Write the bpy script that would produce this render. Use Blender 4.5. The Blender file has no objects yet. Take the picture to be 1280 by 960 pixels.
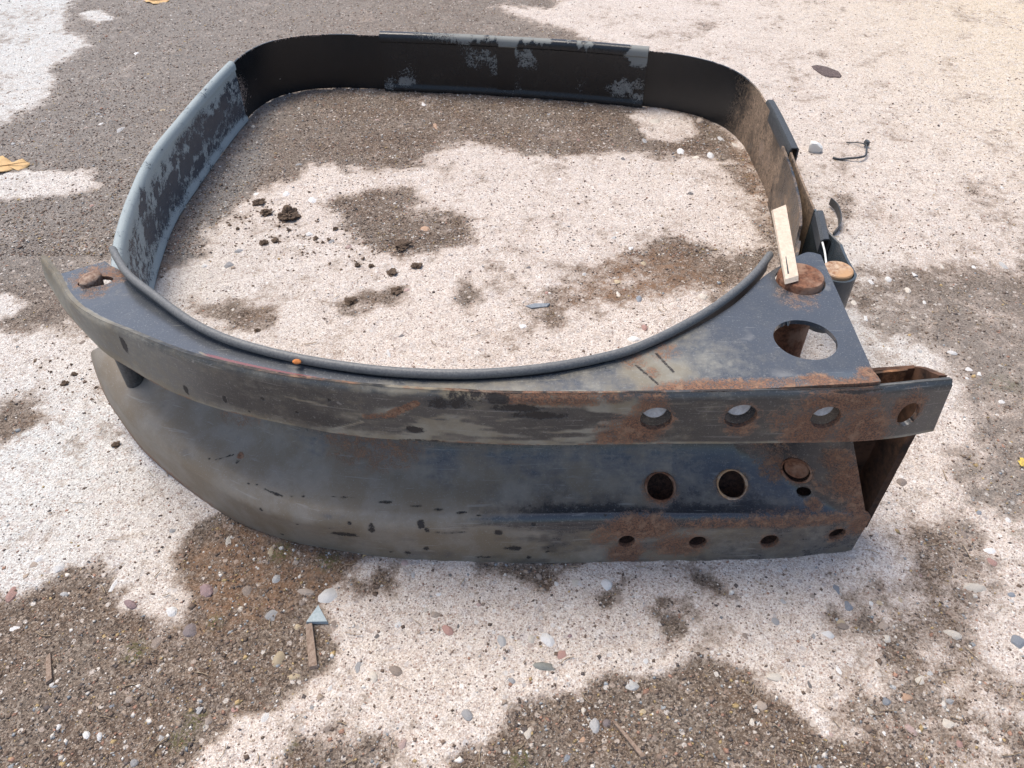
import bpy, math, random
import numpy as np
from mathutils import Vector, Matrix

# ---------------------------------------------------------------- camera, world, sun, exposure
scene = bpy.context.scene
PITCH, CAM_H, FPX = math.radians(43.0), 0.5, 975.0
cam_data = bpy.data.cameras.new('camera'); cam = bpy.data.objects.new('camera', cam_data)
scene.collection.objects.link(cam); scene.camera = cam
cam.location = (0, 0, CAM_H); cam.rotation_euler = (math.radians(90) - PITCH, 0, 0)
cam_data.sensor_width = 36.0; cam_data.lens = FPX / 1280 * 36.0
cam_data.clip_start = 0.01; cam_data.clip_end = 100.0

SUN_EL, SUN_AZ = math.radians(68), math.radians(-50)      # azimuth measured from +Y towards +X
world = bpy.data.worlds.new('World'); scene.world = world; world.use_nodes = True
wn = world.node_tree
sky = wn.nodes.new('ShaderNodeTexSky'); sky.sky_type = 'NISHITA'; sky.sun_disc = False
sky.sun_elevation = SUN_EL; sky.sun_rotation = SUN_AZ
sky.air_density = 1.0; sky.dust_density = 3.0; sky.ozone_density = 1.0
bg = wn.nodes['Background']; bg.inputs['Strength'].default_value = 0.11
wn.links.new(sky.outputs['Color'], bg.inputs['Color'])
sd = bpy.data.lights.new('sun', 'SUN'); sd.energy = 1.5; sd.angle = math.radians(28); sd.color = (1.0, 0.93, 0.83)
sun = bpy.data.objects.new('sun', sd); scene.collection.objects.link(sun)
sv = Vector((math.sin(SUN_AZ) * math.cos(SUN_EL), math.cos(SUN_AZ) * math.cos(SUN_EL), math.sin(SUN_EL)))
sun.rotation_euler = sv.to_track_quat('Z', 'Y').to_euler()
scene.view_settings.view_transform = 'Standard'; scene.view_settings.look = 'None'
scene.view_settings.exposure = 1.17; scene.view_settings.gamma = 1.0

random.seed(7); rng = np.random.default_rng(7)

# ---------------------------------------------------------------- measuring helpers
cP, sP = math.cos(PITCH), math.sin(PITCH)
def W(px, py, z=0.0):
    """place on the level z that was measured at (px, py) of the 1280x960 photograph"""
    x = (px - 640) / FPX; y = -(py - 480) / FPX
    d = (x, cP + y * sP, -sP + y * cP); t = (z - CAM_H) / d[2]
    return (d[0] * t, d[1] * t, z)
def pix(P):
    P = np.asarray(P, float); dz = P[..., 2] - CAM_H
    zc = P[..., 1] * cP - dz * sP; yc = P[..., 1] * sP + dz * cP
    return 640 + FPX * P[..., 0] / zc, 480 - FPX * yc / zc
def pxsize(px, py, z=0.0):
    p = W(px, py, z); return (p[1] * cP + (CAM_H - z) * sP) / FPX

def _h(ix, iy, iz, seed):
    M = np.uint64(0xFFFFFFFF)
    n = (ix.astype(np.int64).astype(np.uint64) * np.uint64(374761393) + iy.astype(np.int64).astype(np.uint64) * np.uint64(668265263)
         + iz.astype(np.int64).astype(np.uint64) * np.uint64(2147483647) + np.uint64(seed * 1274126177 + 12345)) & M
    n = ((n ^ (n >> np.uint64(13))) * np.uint64(1274126177)) & M
    n = (n ^ (n >> np.uint64(16))) & M
    return n.astype(np.float64) / 4294967295.0
def noise(x, y, z=None, seed=0):
    x = np.asarray(x, float); y = np.asarray(y, float)
    x0 = np.floor(x); y0 = np.floor(y); fx = x - x0; fy = y - y0
    fx = fx * fx * (3 - 2 * fx); fy = fy * fy * (3 - 2 * fy)
    zz = np.zeros_like(x) if z is None else np.asarray(z, float)
    z0 = np.floor(zz); fz = zz - z0; fz = fz * fz * (3 - 2 * fz)
    def plane(zi):
        a = _h(x0, y0, zi, seed); b = _h(x0 + 1, y0, zi, seed); c = _h(x0, y0 + 1, zi, seed); d = _h(x0 + 1, y0 + 1, zi, seed)
        return (a * (1 - fx) + b * fx) * (1 - fy) + (c * (1 - fx) + d * fx) * fy
    r = plane(z0)
    if z is not None: r = r * (1 - fz) + plane(z0 + 1) * fz
    return r
def fbm(x, y, z=None, s=1.0, octv=4, seed=0):
    r = 0; a = 1; t = 0
    for o in range(octv):
        r = r + a * noise(x * s, y * s, None if z is None else z * s, seed + o * 17); t += a; a *= .5; s *= 2.07
    return r / t
def sst(a, b, x):
    t = np.clip((x - a) / (b - a), 0, 1); return t * t * (3 - 2 * t)

def resample(pts, n, smooth=True):
    P = np.array(pts, float)
    if smooth and len(P) > 2:
        out = []
        for i in range(len(P) - 1):
            p0 = P[max(i - 1, 0)]; p1 = P[i]; p2 = P[i + 1]; p3 = P[min(i + 2, len(P) - 1)]
            for t in np.linspace(0, 1, 12, endpoint=False):
                out.append(.5 * ((2 * p1) + (-p0 + p2) * t + (2 * p0 - 5 * p1 + 4 * p2 - p3) * t * t + (-p0 + 3 * p1 - 3 * p2 + p3) * t ** 3))
        out.append(P[-1]); P = np.array(out)
    d = np.r_[0, np.cumsum(np.linalg.norm(np.diff(P, axis=0), axis=1))]
    s = np.linspace(0, d[-1], n)
    return np.stack([np.interp(s, d, P[:, k]) for k in range(P.shape[1])], 1)
def by_param(pts, n, key=0):
    """resample so that index runs evenly along coordinate `key`"""
    P = resample(pts, 600); k = P[:, key]; s = np.linspace(k[0], k[-1], n)
    if k[-1] < k[0]: P = P[::-1]; k = k[::-1]
    return np.stack([np.interp(s, k, P[:, j]) for j in range(P.shape[1])], 1)

# ---------------------------------------------------------------- object helpers
COL = scene.collection
def link(name, me, mat=None, parent=None, smooth=True):
    o = bpy.data.objects.new(name, me); COL.objects.link(o)
    if mat: me.materials.append(mat)
    if parent: o.parent = parent
    if smooth: me.polygons.foreach_set('use_smooth', [True] * len(me.polygons))
    return o
def tag(o, label=None, cat=None, group=None, kind=None):
    if label: o['label'] = label
    if cat: o['category'] = cat
    if group: o['group'] = group
    if kind: o['kind'] = kind
    return o
def mesh_np(name, V, F):
    me = bpy.data.meshes.new(name); V = np.asarray(V, np.float32); F = np.asarray(F, np.int32)
    k = F.shape[1]
    me.vertices.add(len(V)); me.vertices.foreach_set('co', V.ravel())
    me.loops.add(F.size); me.loops.foreach_set('vertex_index', F.ravel())
    me.polygons.add(len(F)); me.polygons.foreach_set('loop_start', np.arange(0, F.size, k, dtype=np.int32))
    me.polygons.foreach_set('loop_total', np.full(len(F), k, np.int32))
    me.update(calc_edges=True); return me
def attr(me, name, v):
    a = me.attributes.new(name, 'FLOAT', 'POINT'); a.data.foreach_set('value', np.asarray(v, np.float32).ravel())
def cattr(me, name, c):
    c = np.c_[c, np.ones(len(c))]
    a = me.attributes.new(name, 'FLOAT_COLOR', 'POINT'); a.data.foreach_set('color', np.asarray(c, np.float32).ravel())
def grid_faces(n, m):
    i = np.arange(n - 1)[:, None]; j = np.arange(m - 1)[None, :]; a = i * m + j
    return np.stack([a, a + m, a + m + 1, a + 1], -1).reshape(-1, 4)
def sheet(name, G, mat, parent, thick=.003, offset=-1, holes=(), ragged=0, **attrs):
    """a pressed steel sheet from a grid of points, holes = (centre, radius) or (centre, (ra, rb, axis))"""
    n, m, _ = G.shape; V = G.reshape(-1, 3).copy(); F = grid_faces(n, m)
    for c, r in holes:
        c = np.array(c)
        D = V - c
        if isinstance(r, tuple):
            ra, rb, ax = r; ax = np.array(ax, float); ax /= np.linalg.norm(ax)
            al = D @ ax; per = np.linalg.norm(D - al[:, None] * ax, axis=1); d = np.sqrt((al / ra) ** 2 + (per / rb) ** 2)
        else:
            d = np.linalg.norm(D, axis=1) / r
        ins = d < 1
        F = F[~ins[F].all(1)]
        used = np.zeros(len(V), bool); used[F.ravel()] = True
        mv = ins & used; V[mv] = c + D[mv] / np.maximum(d[mv], .05)[:, None]
    used = np.zeros(len(V), bool); used[F.ravel()] = True
    remap = np.cumsum(used) - 1; F = remap[F]; Vu = V[used]
    me = mesh_np(name, Vu, F)
    for k, v in attrs.items(): attr(me, k, np.asarray(v).ravel()[used])
    o = link(name, me, mat, parent)
    s = o.modifiers.new('thickness', 'SOLIDIFY'); s.thickness = thick; s.offset = offset
    e = o.modifiers.new('edges', 'EDGE_SPLIT'); e.split_angle = math.radians(42)
    return o
def gnormal(G, c):
    """outward (towards the viewer side) normal of the sheet at c"""
    i = int(np.argmin(((G - np.array(c)) ** 2).sum(-1))); a, b = divmod(i, G.shape[1]); a0, a1 = max(a - 3, 0), min(a + 3, G.shape[0] - 1); b0_, b1 = max(b - 3, 0), min(b + 3, G.shape[1] - 1)
    n = np.cross(G[a1, b] - G[a0, b], G[a, b1] - G[a, b0_]); n = n / np.linalg.norm(n); return n if n[1] < 0 else -n
def nearest(G, px, py):
    x, y = pix(G); d = (x - px) ** 2 + (y - py) ** 2; z = G[..., 1] * cP - (G[..., 2] - CAM_H) * sP
    ok = d < max(d.min(), 1.) + 12; z0 = z[ok].min(); i = np.argmin(np.where(ok & (z < z0 + .012), d, 1e9)); return G.reshape(-1, 3)[i]
def tube(name, P, r, mat, parent=None, sides=10, flat=1.0, caps=True):
    P = np.array(P, float); n = len(P); T = np.gradient(P, axis=0); T /= np.linalg.norm(T, axis=1)[:, None]
    r = np.broadcast_to(np.asarray(r, float), (n,))
    V = []
    for i in range(n):
        t = Vector(T[i]); up = Vector((0, 0, 1)) if abs(t.z) < .95 else Vector((0, 1, 0))
        s = t.cross(up).normalized(); u = s.cross(t).normalized()
        for k in range(sides):
            a = 2 * math.pi * k / sides
            V.append(tuple(Vector(P[i]) + float(r[i]) * (s * math.cos(a) + u * math.sin(a) * flat)))
    F = []
    for i in range(n - 1):
        for k in range(sides):
            k2 = (k + 1) % sides; F.append((i * sides + k, i * sides + k2, (i + 1) * sides + k2, (i + 1) * sides + k))
    if caps: F.append(tuple(range(sides))[::-1]); F.append(tuple((n - 1) * sides + k for k in range(sides)))
    me = bpy.data.meshes.new(name); me.from_pydata(V, [], F); me.update()
    o = link(name, me, mat, parent)
    e = o.modifiers.new('edges', 'EDGE_SPLIT'); e.split_angle = math.radians(50)
    return o
def lathe(name, prof, c, axis, mat, parent=None, seg=40, wob=0.0, seed=1, sx=1, sy=1):
    """prof = [(radius, height)...] turned about axis at c"""
    ax = Vector([float(a) for a in axis]).normalized(); q = ax.to_track_quat('Z', 'Y').to_matrix(); c = Vector([float(a) for a in c]); V = []; F = []
    for r, h in prof:
        for k in range(seg):
            a = 2 * math.pi * k / seg
            w = 1 + wob * (float(noise(np.array([math.cos(a) * 2 + 5]), np.array([math.sin(a) * 2 + 5 + h * 300]), seed=seed)[0]) - .5)
            V.append(tuple(c + q @ Vector((r * w * math.cos(a) * sx, r * w * math.sin(a) * sy, h))))
    for i in range(len(prof) - 1):
        for k in range(seg):
            k2 = (k + 1) % seg; F.append((i * seg + k, i * seg + k2, (i + 1) * seg + k2, (i + 1) * seg + k))
    F.append(tuple((len(prof) - 1) * seg + k for k in range(seg))); F.append(tuple(range(seg))[::-1])
    me = bpy.data.meshes.new(name); me.from_pydata(V, [], F); me.update()
    o = link(name, me, mat, parent)
    e = o.modifiers.new('edges', 'EDGE_SPLIT'); e.split_angle = math.radians(38)
    return o

# ---------------------------------------------------------------- node helpers
class NT:
    def __init__(s, name):
        s.m = bpy.data.materials.new(name); s.m.use_nodes = True; s.t = s.m.node_tree
        s.b = s.t.nodes['Principled BSDF']; s.co = s.t.nodes.new('ShaderNodeTexCoord').outputs['Object']
    def L(s, a, b): s.t.links.new(a, b)
    def inp(s, sock, v):
        if hasattr(v, 'is_linked') or isinstance(v, bpy.types.NodeSocket): s.L(v, sock)
        else:
            if isinstance(v, tuple) and len(v) == 3 and sock.type == 'RGBA': v = (*v, 1)
            sock.default_value = v
    def at(s, name, col=False):
        n = s.t.nodes.new('ShaderNodeAttribute'); n.attribute_name = name; return n.outputs['Color' if col else 'Fac']
    def noise(s, sc, det=4, rough=.55, dist=0, out='Fac', co=None, stretch=None):
        n = s.t.nodes.new('ShaderNodeTexNoise'); n.inputs['Scale'].default_value = sc; n.inputs['Detail'].default_value = det
        n.inputs['Roughness'].default_value = rough; n.inputs['Distortion'].default_value = dist
        c = co or s.co
        if stretch:
            mp = s.t.nodes.new('ShaderNodeMapping'); mp.inputs['Scale'].default_value = stretch; s.L(c, mp.inputs['Vector']); c = mp.outputs[0]
        s.L(c, n.inputs['Vector']); return n.outputs[out]
    def vor(s, sc, feat='F1', out='Distance', rnd=1, co=None):
        n = s.t.nodes.new('ShaderNodeTexVoronoi'); n.feature = feat; n.inputs['Scale'].default_value = sc
        n.inputs['Randomness'].default_value = rnd; s.L(co or s.co, n.inputs['Vector']); return n.outputs[out]
    def ramp(s, f, a, b, lo=0., hi=1.):
        n = s.t.nodes.new('ShaderNodeMapRange'); n.interpolation_type = 'SMOOTHSTEP'
        s.L(f, n.inputs['Value']); n.inputs['From Min'].default_value = a; n.inputs['From Max'].default_value = b
        n.inputs['To Min'].default_value = lo; n.inputs['To Max'].default_value = hi; return n.outputs[0]
    def math(s, op, a, b=0., clamp=False):
        n = s.t.nodes.new('ShaderNodeMath'); n.operation = op; n.use_clamp = clamp; s.inp(n.inputs[0], a); s.inp(n.inputs[1], b); return n.outputs[0]
    def mix(s, f, a, b, mode='MIX'):
        n = s.t.nodes.new('ShaderNodeMix'); n.data_type = 'RGBA'; n.blend_type = mode
        s.inp(n.inputs[0], f); s.inp(n.inputs[6], a); s.inp(n.inputs[7], b); return n.outputs[2]
    def bump(s, h, dist, strength=1., prev=None):
        n = s.t.nodes.new('ShaderNodeBump'); n.inputs['Distance'].default_value = dist; n.inputs['Strength'].default_value = strength
        s.L(h, n.inputs['Height'])
        if prev: s.L(prev, n.inputs['Normal'])
        return n.outputs[0]
    def sep(s, c):
        n = s.t.nodes.new('ShaderNodeSeparateColor'); s.L(c, n.inputs[0]); return n.outputs
    def done(s, col, rough, nrm=None, spec=.5, metal=0.):
        s.inp(s.b.inputs['Base Color'], col); s.inp(s.b.inputs['Roughness'], rough)
        s.inp(s.b.inputs['Specular IOR Level'], spec); s.inp(s.b.inputs['Metallic'], metal)
        if nrm: s.L(nrm, s.b.inputs['Normal'])
        return s.m

# ---------------------------------------------------------------- materials
def mat_ground():
    t = NT('ground_concrete_and_dirt')
    dirt = t.at('dirt'); grey = t.at('grey'); rust = t.at('rusty'); cool = t.at('cool'); warm = t.at('warm'); moss = t.at('moss')
    n1 = t.noise(14, 5, .6); n2 = t.noise(90, 5, .65); n3 = t.noise(420, 4, .7); n4 = t.noise(1500, 3, .7)
    # concrete: pale pinkish cement with sand grains and aggregate
    v = t.vor(620, out='Color'); vs = t.sep(v); vd = t.vor(620)
    v2 = t.vor(240, out='Color'); v2s = t.sep(v2); v2d = t.vor(240)
    v3 = t.vor(1300, out='Color'); v3s = t.sep(v3)
    base = t.mix(n1, (.44, .36, .31), (.60, .52, .465))
    base = t.mix(t.ramp(n2, .42, .68), base, (.68, .61, .545))
    base = t.mix(t.ramp(n2, .48, .28, 0, .6), base, (.36, .28, .235))
    base = t.mix(t.math('MULTIPLY', cool, .9), base, (.50, .555, .57))
    base = t.mix(t.math('MULTIPLY', warm, .6), base, (.64, .50, .28))
    vb = t.vor(95); vbc = t.sep(t.vor(95, out='Color')); bl = t.math('MULTIPLY', t.ramp(t.math('ADD', vb, t.math('MULTIPLY', t.math('SUBTRACT', n3, .5), .5)), .55, .25), t.ramp(vbc[0], .55, .60))
    base = t.mix(t.math('MULTIPLY', bl, .5), base, t.mix(vbc[1], t.mix(vbc[2], (.30, .25, .215), (.40, .36, .35)), (.74, .69, .63)))
    base = t.mix(t.ramp(vs[2], .55, 1., 0, .50), base, (.72, .68, .63))
    base = t.mix(t.ramp(vs[2], .40, .0, 0, .45), base, (.30, .235, .20))
    base = t.mix(t.ramp(v3s[0], .55, 1., 0, .45), base, (.80, .77, .73))
    base = t.mix(t.ramp(v3s[0], .35, .0, 0, .60), base, (.24, .19, .165))
    spot = t.math('MULTIPLY', t.ramp(vs[0], .86, .88), t.ramp(vd, .55, .35))
    base = t.mix(t.math('MULTIPLY', spot, .85), base, t.mix(vs[1], (.07, .06, .06), (.36, .24, .19)))
    spot2 = t.math('MULTIPLY', t.ramp(v2s[0], .88, .90), t.ramp(v2d, .5, .38))
    base = t.mix(t.math('MULTIPLY', spot2, .8), base, t.mix(v2s[2], t.mix(v2s[1], (.20, .18, .18), (.33, .23, .18)), (.80, .78, .74)))
    base = t.mix(t.ramp(n3, .44, .32, 0, .45), base, (.22, .17, .145))
    # dirt
    d1 = t.mix(t.ramp(n2, .3, .7), (.070, .046, .032), (.175, .122, .085))
    d1 = t.mix(t.ramp(n1, .40, .62), d1, t.mix(n2, (.105, .078, .060), (.20, .160, .125)))
    d1 = t.mix(t.math('MULTIPLY', grey, .75), d1, t.mix(n3, (.09, .095, .10), (.20, .21, .215)))
    d1 = t.mix(t.ramp(v3s[0], .66, 1., 0, .6), d1, (.38, .31, .25))
    d1 = t.mix(t.ramp(vs[2], .65, 1., 0, .55), d1, (.34, .29, .24))
    d1 = t.mix(t.ramp(vs[2], .30, 0., 0, .75), d1, (.035, .027, .022))
    d1 = t.mix(t.math('MULTIPLY', spot2, .8), d1, t.mix(v2s[1], (.28, .20, .15), (.62, .58, .53)))
    d1 = t.mix(t.ramp(n3, .48, .34, 0, .75), d1, (.038, .029, .023))
    d1 = t.mix(t.math('MULTIPLY', rust, t.ramp(n2, .30, .65, 0, .75)), d1, t.mix(n3, (.13, .065, .032), (.30, .175, .10)))
    d1 = t.mix(t.math('MULTIPLY', moss, t.ramp(n3, .40, .60)), d1, (.090, .085, .035))
    lt = t.at('light'); d1 = t.mix(t.math('MULTIPLY', lt, .45), d1, t.mix(n3, (.20, .18, .16), (.34, .31, .28)))
    m = t.math('ADD', dirt, t.math('MULTIPLY', t.math('SUBTRACT', n3, .5), 1.2))
    m = t.math('ADD', m, t.math('MULTIPLY', t.math('SUBTRACT', n2, .5), 1.7))
    mk = t.ramp(m, .12, .90)
    base = t.mix(t.math('MULTIPLY', t.ramp(m, 0., .5), .45), base, (.31, .23, .17))
    base = t.mix(t.ramp(t.noise(26, 6, .7), .55, .74, 0, .35), base, (.34, .265, .21))
    col = t.mix(mk, base, d1)
    b1 = t.bump(n3, .0016, .6); b2 = t.bump(vd, .0012, .6, b1); b3 = t.bump(v3s[0], .0006, .7, b2)
    return t.done(col, .92, b3, .2)
def mat_vcol(name, rough=.8, sc=900, spec=.3):
    t = NT(name); c = t.at('col', True); n = t.noise(sc, 3, .7)
    return t.done(t.mix(t.ramp(n, .35, .7, .35, 0), c, (.08, .06, .05)), rough, t.bump(n, .0006, .6), spec)
def mat_stone():
    t = NT('pebble_stone'); oi = t.t.nodes.new('ShaderNodeObjectInfo'); c = oi.outputs['Color']
    n = t.noise(260, 5, .7); n2 = t.noise(1100, 3, .7)
    col = t.mix(t.ramp(n, .35, .65, .0, .35), c, (.55, .50, .46)); col = t.mix(t.ramp(n2, .50, .34, 0, .5), col, (.10, .075, .06))
    return t.done(col, .75, t.bump(n2, .0007, .7), .35)
def mat_steel(name='painted_steel', paint=(.040, .044, .050), dustc=(.20, .19, .155), rough=.22):
    t = NT(name)
    rust, dust, chip, red = t.at('rust'), t.at('dust'), t.at('chip'), t.at('red')
    n1 = t.noise(30, 5, .6); n2 = t.noise(160, 5, .7); n3 = t.noise(900, 4, .7); st = t.noise(60, 5, .65, stretch=(1, 1, 5)); spk = t.vor(700)
    base = t.mix(n1, paint, tuple(min(1, c * 1.7) for c in paint))
    dm = t.math('ADD', dust, t.math('MULTIPLY', t.math('SUBTRACT', n2, .5), t.ramp(dust, .0, .25, 0, .9)))
    dm = t.math('ADD', dm, t.math('MULTIPLY', t.math('SUBTRACT', st, .5), t.ramp(dust, 0., .25, 0, .7)))
    dmk = t.ramp(dm, .05, .95)
    base = t.mix(dmk, base, t.mix(t.ramp(n1, .38, .62), t.mix(n2, tuple(c * .75 for c in dustc), tuple(c * 1.25 for c in dustc)), (dustc[0] * .80, dustc[1] * .72, dustc[2] * .60)))
    spots = t.math('MULTIPLY', t.ramp(n3, .57, .68), .5); base = t.mix(spots, base, (.26, .26, .25))
    sc1 = t.noise(800, 2, .5, stretch=(.035, .035, 1)); sc2 = t.noise(700, 2, .5, stretch=(.05, 1, .35))
    base = t.mix(t.ramp(sc1, .66, .72, 0, .40), base, (.26, .25, .23)); base = t.mix(t.ramp(sc2, .70, .75, 0, .35), base, (.30, .29, .27))
    base = t.mix(t.ramp(t.math('ADD', red, t.math('MULTIPLY', t.math('SUBTRACT', n3, .5), .9)), .45, .75, 0, .8), base, (.19, .055, .052))
    rm = t.math('ADD', rust, t.math('MULTIPLY', t.math('SUBTRACT', n2, .5), t.ramp(rust, .02, .3, 0, 1.5)))
    rm = t.math('ADD', rm, t.math('MULTIPLY', t.math('SUBTRACT', n3, .5), t.ramp(rust, .02, .3, 0, 1.0)))
    rmk = t.ramp(rm, .18, .72)
    rc = t.mix(t.ramp(n3, .35, .62), (.032, .018, .012), (.21, .095, .048)); rc = t.mix(t.ramp(n2, .48, .66, 0, .6), rc, (.27, .165, .10))
    base = t.mix(rmk, base, rc)
    ckn = t.math('ADD', t.math('MULTIPLY', t.math('SUBTRACT', n2, .5), 1.7), t.math('MULTIPLY', t.math('SUBTRACT', n3, .5), 1.1))
    ck = t.ramp(t.math('ADD', chip, t.math('MULTIPLY', ckn, t.ramp(chip, .02, .3))), .38, .72)
    base = t.mix(ck, base, (.014, .010, .008))
    r = t.math('MAXIMUM', t.math('MULTIPLY', rmk, .85), t.math('ADD', rough, t.math('MULTIPLY', dmk, .45)))
    r = t.math('MAXIMUM', r, t.math('MULTIPLY', ck, .8))
    h = t.math('ADD', t.math('MULTIPLY', n3, t.ramp(rmk, 0, 1, .10, 1.)), t.math('MULTIPLY', n2, .25))
    h = t.math('SUBTRACT', h, t.math('MULTIPLY', ck, 1.2))
    return t.done(base, r, t.bump(h, .0006, .7), .7)
def mat_simple(name, a, b, sc=300, rough=.6, bump=.0004, spec=.4, c3=None):
    t = NT(name); n = t.noise(sc, 5, .7); n2 = t.noise(sc * .15, 4, .6)
    col = t.mix(t.ramp(n, .3, .7), a, b)
    if c3: col = t.mix(t.ramp(n2, .45, .62), col, c3)
    return t.done(col, rough, t.bump(n, bump, .8), spec)
def mat_rubber(name, a, b, chalk=(.34, .40, .43)):
    t = NT(name); ck = t.at('chalk'); nn = t.noise(480, 4, .75); dk = t.at('brown'); n = t.noise(220, 6, .75, 1.2); n3 = t.noise(900, 4, .7); n1 = t.noise(60, 4, .6)
    col = t.mix(n1, a, b)
    na = t.math('ADD', t.math('MULTIPLY', t.math('SUBTRACT', n, .5), 1.8), t.math('MULTIPLY', t.math('SUBTRACT', nn, .5), 1.0))
    m = t.ramp(t.math('ADD', ck, t.math('MULTIPLY', na, t.ramp(ck, .0, .25))), .38, .62)
    col = t.mix(m, col, t.mix(n3, tuple(c * .6 for c in chalk), tuple(min(1, c * 1.25) for c in chalk)))
    m2 = t.ramp(t.math('ADD', dk, t.math('MULTIPLY', t.math('SUBTRACT', n, .5), t.ramp(dk, .0, .25, 0, .9))), .2, .8)
    col = t.mix(m2, col, t.mix(t.ramp(n, .35, .65), t.mix(n1, (.05, .034, .024), (.12, .085, .055)), (.30, .21, .14)))
    r = t.math('ADD', .24, t.math('MULTIPLY', t.math('MAXIMUM', m, m2), .5))
    return t.done(col, r, t.bump(t.math('ADD', n3, m), .0004, .6), .45)

M_ground = mat_ground(); M_grain = mat_vcol('loose_grit'); M_stone = mat_stone()
M_steel = mat_steel()
M_web = mat_steel('painted_steel_web_shaded', (.020, .021, .024), (.190, .165, .132), .17)  # web paint darkened to carry the shade under the upper lip
M_lip = mat_steel('painted_steel_worn', (.024, .025, .026), (.235, .215, .170), .32)
M_strap = mat_rubber('black_strap_paint', (.005, .006, .007), (.012, .014, .016), (.36, .27, .215))
M_liner = mat_rubber('chalky_liner_rubber', (.028, .038, .054), (.055, .070, .088), (.31, .35, .35))
M_liner2 = mat_rubber('black_liner_rubber', (.006, .007, .008), (.015, .017, .019), (.20, .205, .19))
M_trim = mat_simple('grey_rubber_trim', (.085, .088, .09), (.155, .155, .15), 700, .5, .0002)
M_darkrub = mat_simple('dark_rubber', (.022, .024, .027), (.06, .063, .066), 500, .5, .0002)
M_rust = mat_simple('rusty_steel', (.07, .028, .016), (.22, .10, .055), 420, .85, .0008, .3, (.25, .15, .10))
M_rustlight = mat_simple('pale_rusty_steel', (.20, .09, .04), (.50, .38, .27), 260, .8, .0006, .3, (.42, .25, .13))
M_pin = mat_simple('grey_bolt_steel', (.50, .46, .43), (.68, .65, .62), 500, .55, .0003, .5)
M_wood = mat_simple('pale_wood', (.52, .41, .31), (.66, .54, .42), 350, .75, .0002, .3)
M_oldwood = mat_simple('weathered_wood', (.16, .11, .08), (.30, .23, .18), 500, .85, .0005, .2)
M_slate = mat_simple('slate_chip', (.26, .31, .32), (.36, .41, .42), 600, .7, .0003, .3)
M_white = mat_simple('white_stone', (.62, .62, .58), (.82, .81, .77), 300, .7, .0008, .3)
M_leaf = mat_simple('oak_leaf', (.46, .29, .12), (.64, .44, .22), 200, .6, .0003, .3, (.54, .34, .15))
M_clod = mat_simple('soil_clod', (.060, .042, .030), (.25, .18, .13), 420, .95, .0016, .15)
M_bark = mat_simple('bark_chip', (.04, .03, .028), (.17, .13, .12), 500, .9, .0008, .2)
M_orange = mat_simple('rust_crumb', (.45, .14, .04), (.60, .24, .08), 800, .9, .0004, .2)
M_thread = mat_simple('pale_thread', (.5, .5, .48), (.75, .75, .72), 900, .8, .0002, .2)

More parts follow.
